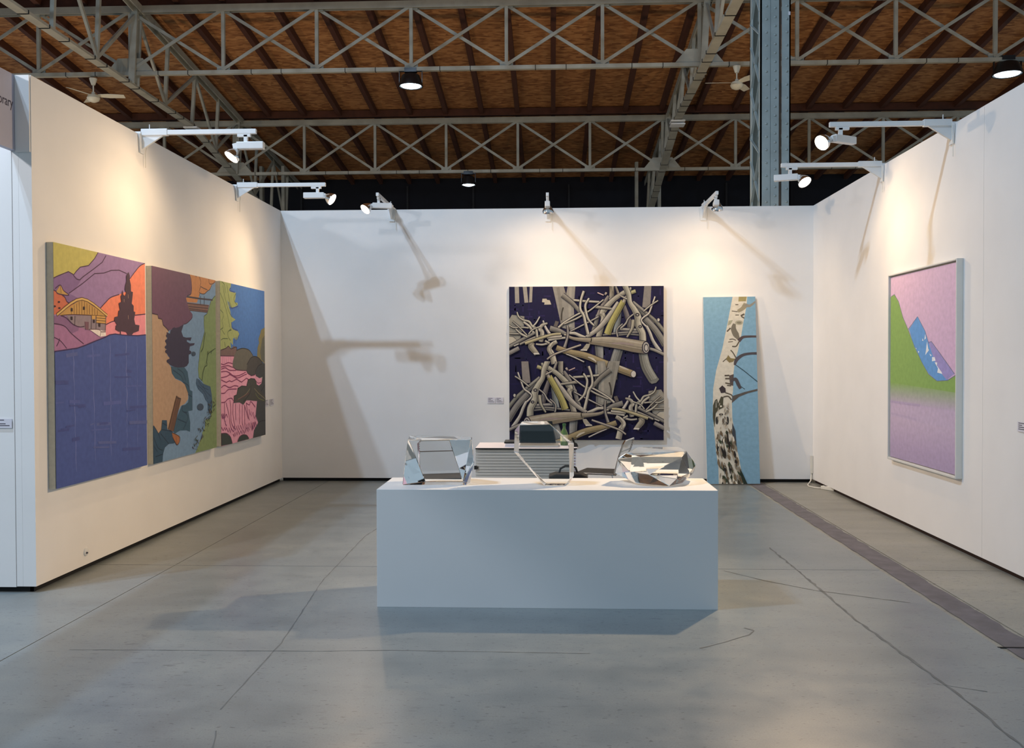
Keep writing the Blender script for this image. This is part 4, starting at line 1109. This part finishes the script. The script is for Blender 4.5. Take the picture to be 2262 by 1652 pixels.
 ['B','c3bdab',[11.6,14.2,14.9,14.2,9.7],[519,78,496,120,499,169,515,217,552,256]],
 ['B','d0c9ba',[9.7,9.7,11.0,11.0,9.7,11.0,14.2],[944,69,923,129,904,177,875,199,855,222,875,251,897,269]],
 ['B','c9c3b6',[16.2,18.1,19.4,25.8],[889,260,910,302,932,357,978,428]],
 ['B','bdb7a6',[7.8,9.7],[963,95,917,125,870,164]],
 ['B','a09a90',[16.2,18.1,19.4],[907,405,948,418,1009,447]],
 ['P','d0cabb',[958,213,968,209,974,219,969,230,960,229]],
 ['B','938f86',[35.5,29.1,19.4],[265,271,323,287,371,310]],
 ['B','8f8b82',[19.4,19.4,16.2],[-11,396,76,348,172,298]],
 ['B','a8a294',[11.6,12.9,11.6],[69,375,162,332,240,316]],
 ['B','c8c2b4',[8.4],[31,386,63,372]],
 ['B','beb8a6',[8.4,9.7,11.0,12.9,13.6,14.2,15.5],[51,165,63,196,92,217,130,228,150,258,175,274,182,334]],
 ['B','c2bcaa',[12.9,14.9,14.2],[93,230,130,257,156,298]],
 ['B','beb8a6',[6.5,9.0,9.0,9.7],[-11,241,27,265,82,264,127,269]],
 ['B','beb8a6',[7.8,8.4],[-11,305,77,307]],
 ['B','b4ae9e',[7.1,8.4,8.4],[21,225,66,264,116,316]],
 ['B','beb8a6',[8.4,12.9,12.9],[42,275,76,306,116,327]],
 ['B','cac4b6',[8.4,10.3],[199,196,179,232,158,256]],
 ['B','cbc3b8',[9.7,14.9,19.4],[220,221,236,264,264,310]],
 ['B','b9b3a2',[9.7,19.4,25.8,27.1,29.1],[249,239,217,250,201,274,215,300,206,358]],
 ['B','beb8a6',[7.8,9.0],[127,309,153,280,201,261]],
 ['B','bcb6a6',[9.7,11.6,12.9],[174,374,214,378,256,368]],
 ['B','bcb6a6',[12.9],[233,353,262,369]],
 ['B','bfb9aa',[12.9,14.2,12.9],[254,350,310,339,366,333]],
 ['B','c3bcaa',[16.2,16.8],[246,332,342,323]],
 ['B','aaa390',[35.5,38.8,35.5,32.3],[150,363,143,390,162,416,179,439]],
 ['P','ddd6c8',[156,432,191,429,198,441,162,442]],
 ['B','a09a94',[25.8,25.8],[-11,438,64,399]],
 ['B','bab08a',[19.4,18.1,16.2,16.2],[103,369,195,338,278,313,336,307]],
 ['B','c5bfae',[12.9,19.4,19.4,9.7],[387,304,426,305,461,320,496,330]],
 ['B','c0baa8',[12.9,11.6],[358,312,403,333,438,343]],
 ['B','a59a86',[12.9,19.4,32.3,42.0,63.0,74.3,80.8,80.8],[365,313,419,339,529,351,533,353,613,359,709,369,805,387,881,399]],
 ['b','857a66',[9.7,19.4,19.4,12.9],[517,369,620,379,741,402,852,424]],
 ['b','b9b09c',[6.5,9.7,9.7,6.5],[549,337,645,334,741,347,853,373]],
 ['b','a08f8a',[6.5,12.9,6.5],[664,372,741,371,805,382]],
 ['P','57504a',[907,399,905,415,899,428,889,436,879,436,870,428,864,415,861,399,864,382,870,369,879,362,890,362,899,369,905,382]],
 ['P','b9b3a8',[905,399,904,414,898,427,889,433,881,433,872,426,867,414,865,399,867,383,872,371,881,364,890,364,898,371,904,383]],
 ['P','8e887c',[899,400,897,412,893,420,886,424,880,420,875,412,874,400,875,389,880,380,886,377,893,380,897,389]],
 ['P','c3bdb2',[897,400,896,410,892,418,887,420,882,418,878,410,876,400,878,390,882,383,887,380,892,383,896,390]],
 ['B','9a948c',[11.6,12.9,12.9,19.4],[377,255,381,300,377,339,358,400]],
 ['B','c6bfac',[22.6,25.8,29.1,35.5,38.8],[310,358,278,377,260,406,278,439,294,503]],
 ['b','8e8676',[5.2,6.5,4.5],[294,361,268,403,294,452]],
 ['B','a5946e',[32.3,38.8,42.0,45.2,45.2],[307,397,387,426,501,452,645,511,801,570]],
 ['b','cfc6b4',[4.5,12.9,4.5],[511,459,543,472,565,491]],
 ['b','cfc6b4',[4.5,11.6,4.5],[706,514,741,530,773,543]],
 ['P','d2ccc0',[820,570,818,581,812,589,804,591,797,589,791,581,789,570,791,560,797,552,805,549,812,552,818,560]],
 ['B','b5ab9c',[9.7,11.0,11.6,11.0],[246,473,291,442,387,407,466,380]],
 ['B','c9c2b6',[5.8,8.4,7.8],[369,439,419,459,486,491]],
 ['P','aba592',[501,373,525,374,519,394,504,419,463,417,482,398]],
 ['P','ddd6c8',[466,409,508,409,504,419,462,417]]]}
def clip_poly(pts, x0, x1, y0, y1):
    for ax, lim, keep in ((0,x0,1),(0,x1,-1),(1,y0,1),(1,y1,-1)):
        out = []
        for i in range(len(pts)):
            p, q = pts[i], pts[(i+1)%len(pts)]
            a = (p[ax]-lim)*keep; b = (q[ax]-lim)*keep
            if a >= 0: out.append(p)
            if (a >= 0) != (b >= 0):
                t = a/(a-b); out.append((p[0]+(q[0]-p[0])*t, p[1]+(q[1]-p[1])*t))
        pts = out
        if len(pts) < 3: return []
    return pts
def smooth_path(P, sub=5):
    if len(P) < 3: return P
    out = []
    for i in range(len(P)-1):
        a, b, c, d = P[max(i-1,0)], P[i], P[i+1], P[min(i+2,len(P)-1)]
        for k in range(sub):
            t = k/sub; out.append(tuple(.5*((2*b[j])+(-a[j]+c[j])*t+(2*a[j]-5*b[j]+4*c[j]-d[j])*t*t+(-a[j]+3*b[j]-3*c[j]+d[j])*t**3) for j in (0,1)))
    out.append(P[-1]); return out
class Painted:
    # flat paint layers in canvas metres (x right, y down), each a hair above the last
    def __init__(s, W, H, dz=.00006): s.W, s.H, s.dz = W, H, dz; s.v = []; s.f = []; s.c = []; s.lay = 0; s.top = 0
    def face(s, pts, cols, y0):
        q = clip_poly(pts, 0, s.W, y0, s.H)
        if len(q) < 3: return
        o = len(s.v); z = s.lay*s.dz
        s.v += [(x, y, z) for x, y in q]; s.f.append(tuple(range(o,o+len(q))))
        if isinstance(cols[0], tuple):
            ys_ = [p[1] for p in pts]; ya, yb = min(ys_), max(ys_)
            for x, y in q:
                # vertical blend between two mixed paints
                t = 0 if yb == ya else (y-ya)/(yb-ya); s.c.append(tuple(cols[0][i]*(1-t)+cols[1][i]*t for i in range(3)))
        else: s.c += [cols]*len(q)
    def poly(s, col, pts, y0=0): s.face(pts, srgb(col), y0); s.lay += 1
    def ribbon(s, col, ws, P, y0=0, sm=True):
        rgb = srgb(col); n0 = len(P)
        if sm: P = smooth_path(P)
        m = len(P); L = []
        for i, p in enumerate(P):
            a, b = P[max(i-1,0)], P[min(i+1,m-1)]; dx, dy = b[0]-a[0], b[1]-a[1]; l = math.hypot(dx,dy) or 1
            t = i/(m-1)*(len(ws)-1); k = min(int(t), len(ws)-2) if len(ws) > 1 else 0
            w = ws[0] if len(ws) == 1 else ws[k]+(ws[k+1]-ws[k])*(t-k)
            L.append(((p[0]-dy/l*w/2, p[1]+dx/l*w/2),(p[0]+dy/l*w/2, p[1]-dx/l*w/2)))
        for i in range(m-1): s.face([L[i][0],L[i][1],L[i+1][1],L[i+1][0]], rgb, y0)
        s.lay += 1
    def build(s, name, M, parent):
        me = bpy.data.meshes.new(name); me.from_pydata(s.v, [], s.f); me.materials.append(PAINT)
        ca = me.color_attributes.new('paint','FLOAT_COLOR','POINT')
        ca.data.foreach_set('color', [x for c in s.c for x in (*c,1)])
        me.update(); o = bpy.data.objects.new(name, me); COL.objects.link(o); o.parent = parent
        o.matrix_parent_inverse = Matrix.Translation(-world_loc(parent)); o.matrix_basis = M
        # keep the painted side facing out
        return o
def shade(h, f):
    c = [min(255,max(0,int(int(h[i:i+2],16)*f))) for i in (0,2,4)]; return '%02x%02x%02x' % tuple(c)
def paint_items(pt, items, mir=False, dy=0.0, y0=0.0, tone=1.0):
    W, H = pt.W, pt.H
    def conv(a): return [((W*(1-a[i]/1000) if mir else W*a[i]/1000), H*a[i+1]/1000+dy) for i in range(0,len(a),2)]
    for it in items:
        k = it[0]
        if k == 'p': pt.poly(it[1], conv(it[2]), y0)
        elif k == 'g': pt.face(conv(it[3]), (srgb(it[1]),srgb(it[2])), y0); pt.lay += 1
        elif k == 's': pt.ribbon(it[1], [w*H/1000*1.65 for w in it[2]], conv(it[3]), y0, len(it[3]) < 14)
        elif k == 'P':
            P = conv(it[2]); cx = sum(p[0] for p in P)/len(P); cy = sum(p[1] for p in P)/len(P)
            e = .006
            big = [(p[0]+e*(p[0]-cx)/(math.hypot(p[0]-cx,p[1]-cy) or 1), p[1]+e*(p[1]-cy)/(math.hypot(p[0]-cx,p[1]-cy) or 1)) for p in P]
            pt.poly('1c1830', big, y0); pt.poly(shade(it[1],tone), P, y0)
        elif k in 'Bb':
            P = conv(it[3]); ws = [w*H/1000 for w in it[2]]; c = shade(it[1],tone)
            if k == 'b': pt.ribbon(c, ws, P, y0); continue
            pt.ribbon('16132c', [w+.011 for w in ws], P, y0); pt.ribbon(shade(c,.74), ws, P, y0)
            def off(f):
                Q = []
                for i, p in enumerate(P):
                    a, b = P[max(i-1,0)], P[min(i+1,len(P)-1)]; dx, dy_ = b[0]-a[0], b[1]-a[1]; l = math.hypot(dx,dy_) or 1
                    w = ws[min(i,len(ws)-1)]*f; sgn = 1 if dx >= 0 else -1
                    Q.append((p[0]+sgn*dy_/l*w, p[1]-sgn*dx/l*w))
                return Q
            pt.ribbon(c, [w*.66 for w in ws], off(.15), y0)
            if max(ws) > .045:
                pt.ribbon(shade(c,.86), [w*.12 for w in ws], off(-.05), y0); pt.ribbon(shade(c,1.12), [w*.14 for w in ws], off(.3), y0); pt.ribbon(shade(c,.66), [w*.08 for w in ws], off(-.3), y0)
            else: pt.ribbon(shade(c,1.1), [w*.28 for w in ws], off(.2), y0)
def canvas(name, label, cat, W, H, D, O, xax, yax, key, edge=CANV, bgcol=None, extra=None):
    # O: top-left corner of the painted face, xax right, yax down (unit vectors), face normal = yax x xax... outward
    X, Y_ = Vector(xax), Vector(yax); N = Y_.cross(X).normalized(); O = Vector(O)
    c = O+X*W/2+Y_*H
    t = thing(name, c, label, cat)
    P = lambda x, y, z: O+X*x+Y_*y+N*z
    mb = MB().prism([P(0,0,-D),P(W,0,-D),P(W,H,-D),P(0,H,-D)], N*D)
    obj('stretched_canvas', mb, edge, t, bevel=.002)
    pt = Painted(W, H)
    if bgcol: pt.poly(bgcol, [(0,0),(W,0),(W,H),(0,H)])
    if extra: extra(pt)
    if key: paint_items(pt, ART[key], tone=.93 if key == 'driftwood' else 1.0)
    if key == 'driftwood':
        paint_items(pt, [it for it in ART[key] if it[1] not in ('a9a397','c8c0ac')], True, H*0.4874, H*0.4874-.002, .92)
    M = Matrix(((X.x,Y_.x,N.x,0),(X.y,Y_.y,N.y,0),(X.z,Y_.z,N.z,0),(0,0,0,1))); M.translation = O+N*.0012
    pt.build('painting', M, t)
    return t
d = .050
canvas('painting_canvas', 'tall canvas of a chalet and dark fir above a blue slope, nearest on left wall', 'painting', 1.447, 1.712, .048, (XL+d,6.287,2.393), (0,1,0), (0,0,-1), 'valley')
canvas('painting_canvas', 'tall canvas of a blue stream with purple trees and beige bank, middle of left wall', 'painting', 1.515, 1.712, .048, (XL+d,7.866,2.386), (0,1,0), (0,0,-1), 'stream')
canvas('painting_canvas', 'tall canvas of a pink rapids under a blue sky, on left wall nearest the corner', 'painting', 1.49, 1.722, .048, (XL+d,9.51,2.392), (0,1,0), (0,0,-1), 'river')
def navy(pt):
    r = random.Random(5)
    for i in range(420):
        x, y = r.uniform(0,pt.W), r.uniform(0,pt.H); l = r.uniform(.03,.14); v = r.random() < .6
        pt.ribbon(r.choice(['1d1744','151330','251d4c','181b3c','2a2150']), [.012,.02], [(x,y),(x+(0 if v else l),y+(l if v else 0))], 0, False)
        pt.lay -= 1
    pt.lay += 1
canvas('painting_canvas', 'large square navy painting of piled grey driftwood branches on back wall', 'painting', 1.955, 1.952, .05, (-.546,YB-.052,2.490), (1,0,0), (0,0,-1), 'driftwood', bgcol='19153a', extra=navy)
# birch panel leaning on the back wall
bt = Vector((1.905,YB-.036,2.345)); bb = Vector((1.922,YB-.255,.012)); yv = (bb-bt); Hb = yv.length; yv.normalize(); xv = Vector((1,0,-.003)); xv = (xv-yv*xv.dot(yv)).normalized()
canvas('leaning_panel', 'narrow light blue panel painted with a birch trunk, leaning on back wall', 'painting', .652, Hb, .028, bt, xv, yv, 'birch', edge=FRAMEW)

# framed picture on the right wall
fy0, fy1, fz0, fz1, fd = 7.58, 9.105, .600, 2.372, .055
t = thing('framed_picture', (XR,(fy0+fy1)/2,fz0), 'white framed picture of a green slope and blue peak on right wall', 'painting')
lip = .016
xf = XR-fd
for a, b in (((xf,fy0,fz0),(XR,fy0+lip,fz1)),((xf,fy1-lip,fz0),(XR,fy1,fz1)),((xf,fy0+lip,fz0),(XR,fy1-lip,fz0+lip+.006)),((xf,fy0+lip,fz1-lip),(XR,fy1-lip,fz1))):
    obj('frame_bar', MB().box(a,b), FRAMEW, t, bevel=.005)
obj('back_board', MB().box((XR-.012,fy0+lip,fz0+lip),(XR-.002,fy1-lip,fz1-lip)), FRAMEW, t)
gy = .012; Wp, Hp = fy1-fy0-2*lip-2*gy, fz1-fz0-2*lip-2*gy
O = Vector((XR-.034,fy1-lip-gy,fz1-lip-gy)); X, Y_ = Vector((0,-1,0)), Vector((0,0,-1)); N = Vector((-1,0,0))
obj('stretched_canvas', MB().prism([O+N*-.02,O+N*-.02+X*Wp,O+N*-.02+X*Wp+Y_*Hp,O+N*-.02+Y_*Hp], N*.02), CANV, t)
pt = Painted(Wp,Hp); paint_items(pt, ART['peak'])
M = Matrix(((X.x,Y_.x,N.x,0),(X.y,Y_.y,N.y,0),(X.z,Y_.z,N.z,0),(0,0,0,1))); M.translation = O+N*.0012
pt.build('painting', M, t)

# ---------------------------------------------------------------- wall labels, socket
def caption(O, xax, W, H, label, n=4):
    O = Vector(O); X = Vector(xax); Z = Vector((0,0,1)); N = X.cross(Z)
    o = obj('wall_label', MB().prism([O,O+X*W,O+X*W+Z*H,O+Z*H], N*.004), PAPER)
    tag(o, label, 'label', 'printed captions on the booth walls')
    mb = MB()
    for k in range(n):
        z = H*(.82-.2*k); w = W*(.55,.34,.62,.8)[k%4]; a = O+N*.0045+X*(W*.1)+Z*z
        mb.add([a,a+X*w,a+X*w+Z*.006,a+Z*.006],[(0,1,2,3)])
    obj('print', mb, INK, o, fix=False)
caption((-.828,YB-.004,1.003), (1,0,0), .098, .076, 'left one of two small white captions beside the driftwood painting')
caption((-.722,YB-.004,1.003), (1,0,0), .098, .076, 'right one of two small white captions beside the driftwood painting')
caption((XL+.004,11.13,1.0), (0,1,0), .15, .082, 'nearer of two pale captions right of the pink rapids canvas')
caption((XL+.004,11.34,1.0), (0,1,0), .15, .082, 'farther of two pale captions right of the pink rapids canvas')
caption((XR-.004,6.69,1.055), (0,-1,0), .15, .07, 'small white caption on the right wall at the picture edge')
caption((-3.80,YF-.006,1.118), (1,0,0), .152, .062, 'small white caption on the wall end at far left')
t = thing('cable_plug', (XL,6.79,.14), 'small round white cable cover low on the left wall', 'socket')
obj('cover', MB().lathe((XL,6.79,.14),(1,0,0),[(0,.033),(.006,.032),(.008,.028)],20), WMETAL, t, smooth=True)
obj('knob', MB().lathe((XL+.008,6.785,.132),(1,0,0),[(0,.008),(.01,.006)],10), INK, t)

# ---------------------------------------------------------------- pedestal and the acrylic sculptures
PX0, PX1, PY0, PY1, PH = -1.1166, 1.0352, 5.84, 6.43, .7497
tag(obj('pedestal', MB().box((PX0,PY0,0),(PX1,PY1,PH)), PEDM, bevel=.0015), 'long white box plinth in the middle of the booth', 'plinth')
def hull(name, label, pts):
    bm = bmesh.new()
    for p in pts: bm.verts.new(p)
    r = bmesh.ops.convex_hull(bm, input=bm.verts)
    dead = [e for e in r['geom_interior'] if isinstance(e, bmesh.types.BMVert)]
    if dead: bmesh.ops.delete(bm, geom=dead, context='VERTS')
    bmesh.ops.dissolve_limit(bm, angle_limit=.02, verts=bm.verts, edges=bm.edges)
    bmesh.ops.recalc_face_normals(bm, faces=bm.faces)
    c = Vector((sum(p[0] for p in pts)/len(pts), sum(p[1] for p in pts)/len(pts), PH+.0008))
    for v in bm.verts: v.co -= c
    me = bpy.data.meshes.new(name); bm.to_mesh(me); bm.free(); me.materials.append(ACRYL)
    o = bpy.data.objects.new(name, me); COL.objects.link(o); o.location = c
    b = o.modifiers.new('bevel','BEVEL'); b.width = .0022; b.segments = 1; b.limit_method = 'ANGLE'; b.angle_limit = .15
    return tag(o, label, 'sculpture', 'clear acrylic blocks on the white plinth')
zb = PH+.0008
hull('acrylic_sculpture', 'low slanted clear acrylic block at the left end of the plinth',
     [(-.985,6.05,zb),(-.565,6.05,zb),(-.512,6.05,.89),(-.528,6.05,1.05),(-.950,6.05,1.043),(-.975,6.29,1.054),(-.70,6.29,1.056),(-.855,6.29,zb),(-.60,6.29,zb),(-.535,6.15,1.056),(-.522,6.14,.89),(-.55,6.16,zb)])
hull('acrylic_sculpture', 'tall upright clear acrylic slab with cut corners in the middle of the plinth',
     [(-.215,6.03,1.146),(-.015,6.03,1.15),(.107,6.03,1.028),(.113,6.03,.79),(.075,6.03,zb),(-.052,6.03,zb),(-.221,6.03,.966),
      (-.20,6.17,1.16),(-.036,6.17,1.162),(.143,6.17,1.012),(.143,6.17,.80),(.115,6.17,zb),(-.04,6.17,zb),(-.256,6.17,.957),(-.25,6.17,1.10)])
hull('acrylic_sculpture', 'squat many-faceted clear acrylic crystal at the right end of the plinth',
     [(.55,6.16,zb),(.757,6.03,zb),(.86,6.18,zb),(.90,6.36,zb),(.58,6.36,zb),(.425,6.30,.80),(.432,6.15,.915),(.955,6.2,.87),(.955,6.32,.80),
      (.485,6.16,.948),(.57,6.08,.935),(.84,6.07,.935),(.885,6.15,.965),(.58,6.33,.975),(.86,6.34,.975),(.50,6.05,.84),(.895,6.08,.83),(.62,5.99,.83),(.80,6.0,.80)])

# ---------------------------------------------------------------- desk behind the plinth and what stands on it
dx0, dx1, dy0, dy1, dz = -.72, .17, 8.66, 9.22, .742
t = thing('reception_desk', ((dx0+dx1)/2,(dy0+dy1)/2,0), 'desk with black top and slatted aluminium front behind the plinth', 'desk')
obj('desk_top', MB().box((dx0,dy0-.004,dz-.014),(dx1+.06,dy1,dz)), PAPER, t); obj('edge_strip', MB().box((dx0,dy0-.012,dz-.013),(dx1+.06,dy0-.0045,dz-.001)), DARKP, t)
obj('carcass', MB().box((dx0+.02,dy0+.03,.06),(dx1-.01,dy1-.02,dz-.016)), ALU, t)
s0 = None
for k in range(24):
    z = dz-.03-.027*k
    if s0 is None:
        s0 = obj('slat', MB().box((dx0,dy0,-.0118),(dx1,dy0+.025,.0118)), SLAT, t, bevel=.003); s0.matrix_basis = Matrix.Translation((0,0,z))
    else:
        s = share('slat', s0, t, Matrix.Translation((0,0,z))); b = s.modifiers.new('bevel','BEVEL'); b.width = .003; b.segments = 2
side = None
for k in range(24):
    z = dz-.03-.027*k
    if side is None:
        side = obj('end_rib', MB().box((dx1+.005,dy0+.01,-.009),(dx1+.05,dy1-.05,.009)), PAPER, t); side.matrix_basis = Matrix.Translation((0,0,z))
    else: share('end_rib', side, t, Matrix.Translation((0,0,z)))
obj('end_panel', MB().box((dx1-.005,dy0+.02,.06),(dx1+.035,dy1-.05,dz-.016)), mat('pale_red_panel','b98f8a',.6), t)
obj('latch', MB().box((dx0-.012,dy0-.012,.54),(dx0+.014,dy0,.575)).box((dx0+.018,dy0-.01,.545),(dx0+.026,dy0,.57)), DARKP, t)
for x in (dx0+.06,dx1-.06):
    for y in (dy0+.08,dy1-.08): obj('castor', MB().lathe((x-.012,y,.03),(1,0,0),[(0,.03),(.024,.03)],14), DARKP, t)
t = thing('catalogue_stack', (-.405,8.86,dz), 'small stack of white catalogues on the desk, left of the tall slab', 'books')
for k, (dx_, dw) in enumerate(((0,.0),(.006,.01),(-.004,.004))):
    obj('catalogue', MB().box((-.45+dx_,8.74,dz+.001+.017*k),(-.345+dx_-dw,8.98,dz+.016+.017*k)), PAPER if k != 2 else DARKP, t)
t = thing('laptop', (-.15,8.9,dz), 'open black laptop on the desk, added for the dark area inside the tall acrylic slab', 'laptop')  # laptop put in to give the dark reflection inside the tall slab
obj('base', MB().box((-.31,8.76,dz+.001),(.06,9.02,dz+.018)), ALU, t, bevel=.004)
sc_ = MB().prism([(-.315,9.03,dz+.018),(.035,9.03,dz+.018),(.0,9.10,dz+.222),(-.315,9.10,dz+.222)],(0,.012,-.003)); ld = obj('lid', sc_, DARKP, t, bevel=.003)
obj('screen', MB().add([(-.305,9.0315,dz+.03),(.025,9.0315,dz+.03),(-.008,9.098,dz+.215),(-.305,9.098,dz+.215)],[(0,1,2,3)]), mat('dark_glass_screen','0c1718',.12,spec=.25), ld)
t = thing('bottle', (.115,8.98,dz), 'green drink bottle on the right end of the desk', 'bottle')
obj('glass_body', MB().lathe((.115,8.98,dz+.001),(0,0,1),[(0,.034),(.01,.037),(.11,.037),(.14,.024),(.16,.014),(.185,.014)],16), BOTTLE, t, smooth=True)
obj('cap', MB().lathe((.115,8.98,dz+.186),(0,0,1),[(0,.017),(.02,.017)],14), mat('green_cap','3c6a3c',.5), t)
obj('bottle_label', MB().lathe((.115,8.98,dz+.04),(0,0,1),[(0,.0375),(.06,.0375)],16), mat('pale_yellow_label','d6d2a8',.6), t, smooth=True)
t = thing('desk_clamp', (.215,8.8,dz), 'small black clip on the right corner of the desk', 'clip')
obj('jaw', MB().prism([(.19,8.76,dz+.002),(.245,8.76,dz+.002),(.235,8.76,dz+.03),(.205,8.76,dz+.045)],(0,.05,0)), DARKP, t)
obj('lever', MB().bar((.205,8.78,dz+.04),(.19,8.79,dz+.085),.02,.008), RUBBER, t)

# ---------------------------------------------------------------- chairs
def chair(loc, rz, label):
    L = Vector(loc); R_ = Matrix.Rotation(rz,4,'Z')
    t = thing('mesh_chair', loc, label, 'chair', 'chrome frame mesh chairs behind the plinth')
    def tr(mb):
        mb.v = [tuple(L+(R_@Vector(p))) for p in mb.v]; return mb
    w = .215; r = .009
    # +y is the chair's front; the back leans to -y
    back = [(-w,-.20,.415),(-w,-.25,.60),(-w,-.29,.715),(-w+.03,-.302,.745),(w-.03,-.302,.745),(w,-.29,.715),(w,-.25,.60),(w,-.20,.415)]
    bf = obj('back_frame', tr(MB().tube(back, r, 8)), CHROME, t, smooth=True)
    obj('back_mesh', tr(MB().add([(-w,-.204,.44),(w,-.204,.44),(w,-.288,.715),(w-.03,-.3,.742),(-w+.03,-.3,.742),(-w,-.288,.715)],[(0,1,2,3,4,5)])), NET, bf, fix=False)
    obj('back_rail', tr(MB().tube([(-w,-.262,.635),(w,-.262,.635)],.005,6)), CHROME, bf)
    obj('seat', tr(MB().box((-w+.01,-.2,.395),(w-.01,.21,.415))), mat('dark_woven_seat','2c2c2c',.8,var=.4,scale=60) if 'dark_woven_seat' not in bpy.data.materials else bpy.data.materials['dark_woven_seat'], t, bevel=.006)
    for s in (-1,1):
        obj('side_rail', tr(MB().tube([(s*w,-.22,.405),(s*w,.21,.405)],r,8)), CHROME, t, smooth=True)
        obj('leg', tr(MB().tube([(s*w,.20,.40),(s*(w+.02),.24,.0)],r,8)), CHROME, t, smooth=True)
        obj('leg', tr(MB().tube([(s*w,-.18,.40),(s*(w+.02),-.27,.0)],r,8)), CHROME, t, smooth=True)
    obj('stretcher', tr(MB().tube([(-w,.205,.39),(w,.205,.39)],.007,6)), CHROME, t)
    for k in range(5):
        obj('eyelet', tr(MB().lathe((w*.99,-.262-.008*k,.62+.022*k),(1,0,0),[(-.011,.006),(.011,.006)],8)), CHROME, bf)
    return t
chair((-1.075,9.25,0), -2.85, 'chrome mesh chair left of the desk, seen through the left acrylic block')
chair((.50,9.62,0), 1.25, 'chrome mesh chair right of the desk, its back leaning to the right')

# black case with handle standing right of the desk
t = thing('carry_case', (.10,7.95,0), 'black carry case with a looped handle standing in front of the desk', 'bag')
obj('case_body', MB().prism([(-.03,7.85,.0),(.30,7.85,.0),(.30,7.85,.575),(.24,7.85,.6),(.03,7.85,.605),(-.03,7.85,.585)],(0,.2,0)), RUBBER, t, bevel=.012)
obj('handle', MB().tube([(.055,7.95,.595),(.07,7.95,.64),(.11,7.95,.662),(.16,7.95,.662),(.2,7.95,.64),(.215,7.95,.595)],.009,8), RUBBER, t, smooth=True)

# white cable and power strip at the right corner
t = thing('power_cable', (3.2,11.4,0), 'white cable and socket strip on the floor by the right back corner', 'cable')
obj('cord', MB().tube([(XR-.02,YB-.012,.30),(XR-.02,YB-.012,.10),(3.24,11.78,.03),(3.155,11.60,.008),(3.13,11.47,.008),(3.16,11.36,.008),(3.20,11.31,.008),(3.25,11.28,.012)],.008,8), CABLEW, t, smooth=True)
obj('socket_strip', MB().bar((3.235,11.27,.022),(3.34,11.10,.022),.05,.042), CABLEW, t, bevel=.006)
obj('switch', MB().bar((3.262,11.228,.045),(3.272,11.212,.045),.03,.006), INK, t)
obj('conduit', MB().box((XR-.03,YB-.03,.12),(XR-.004,YB-.004,.34)), CABLEW, t)
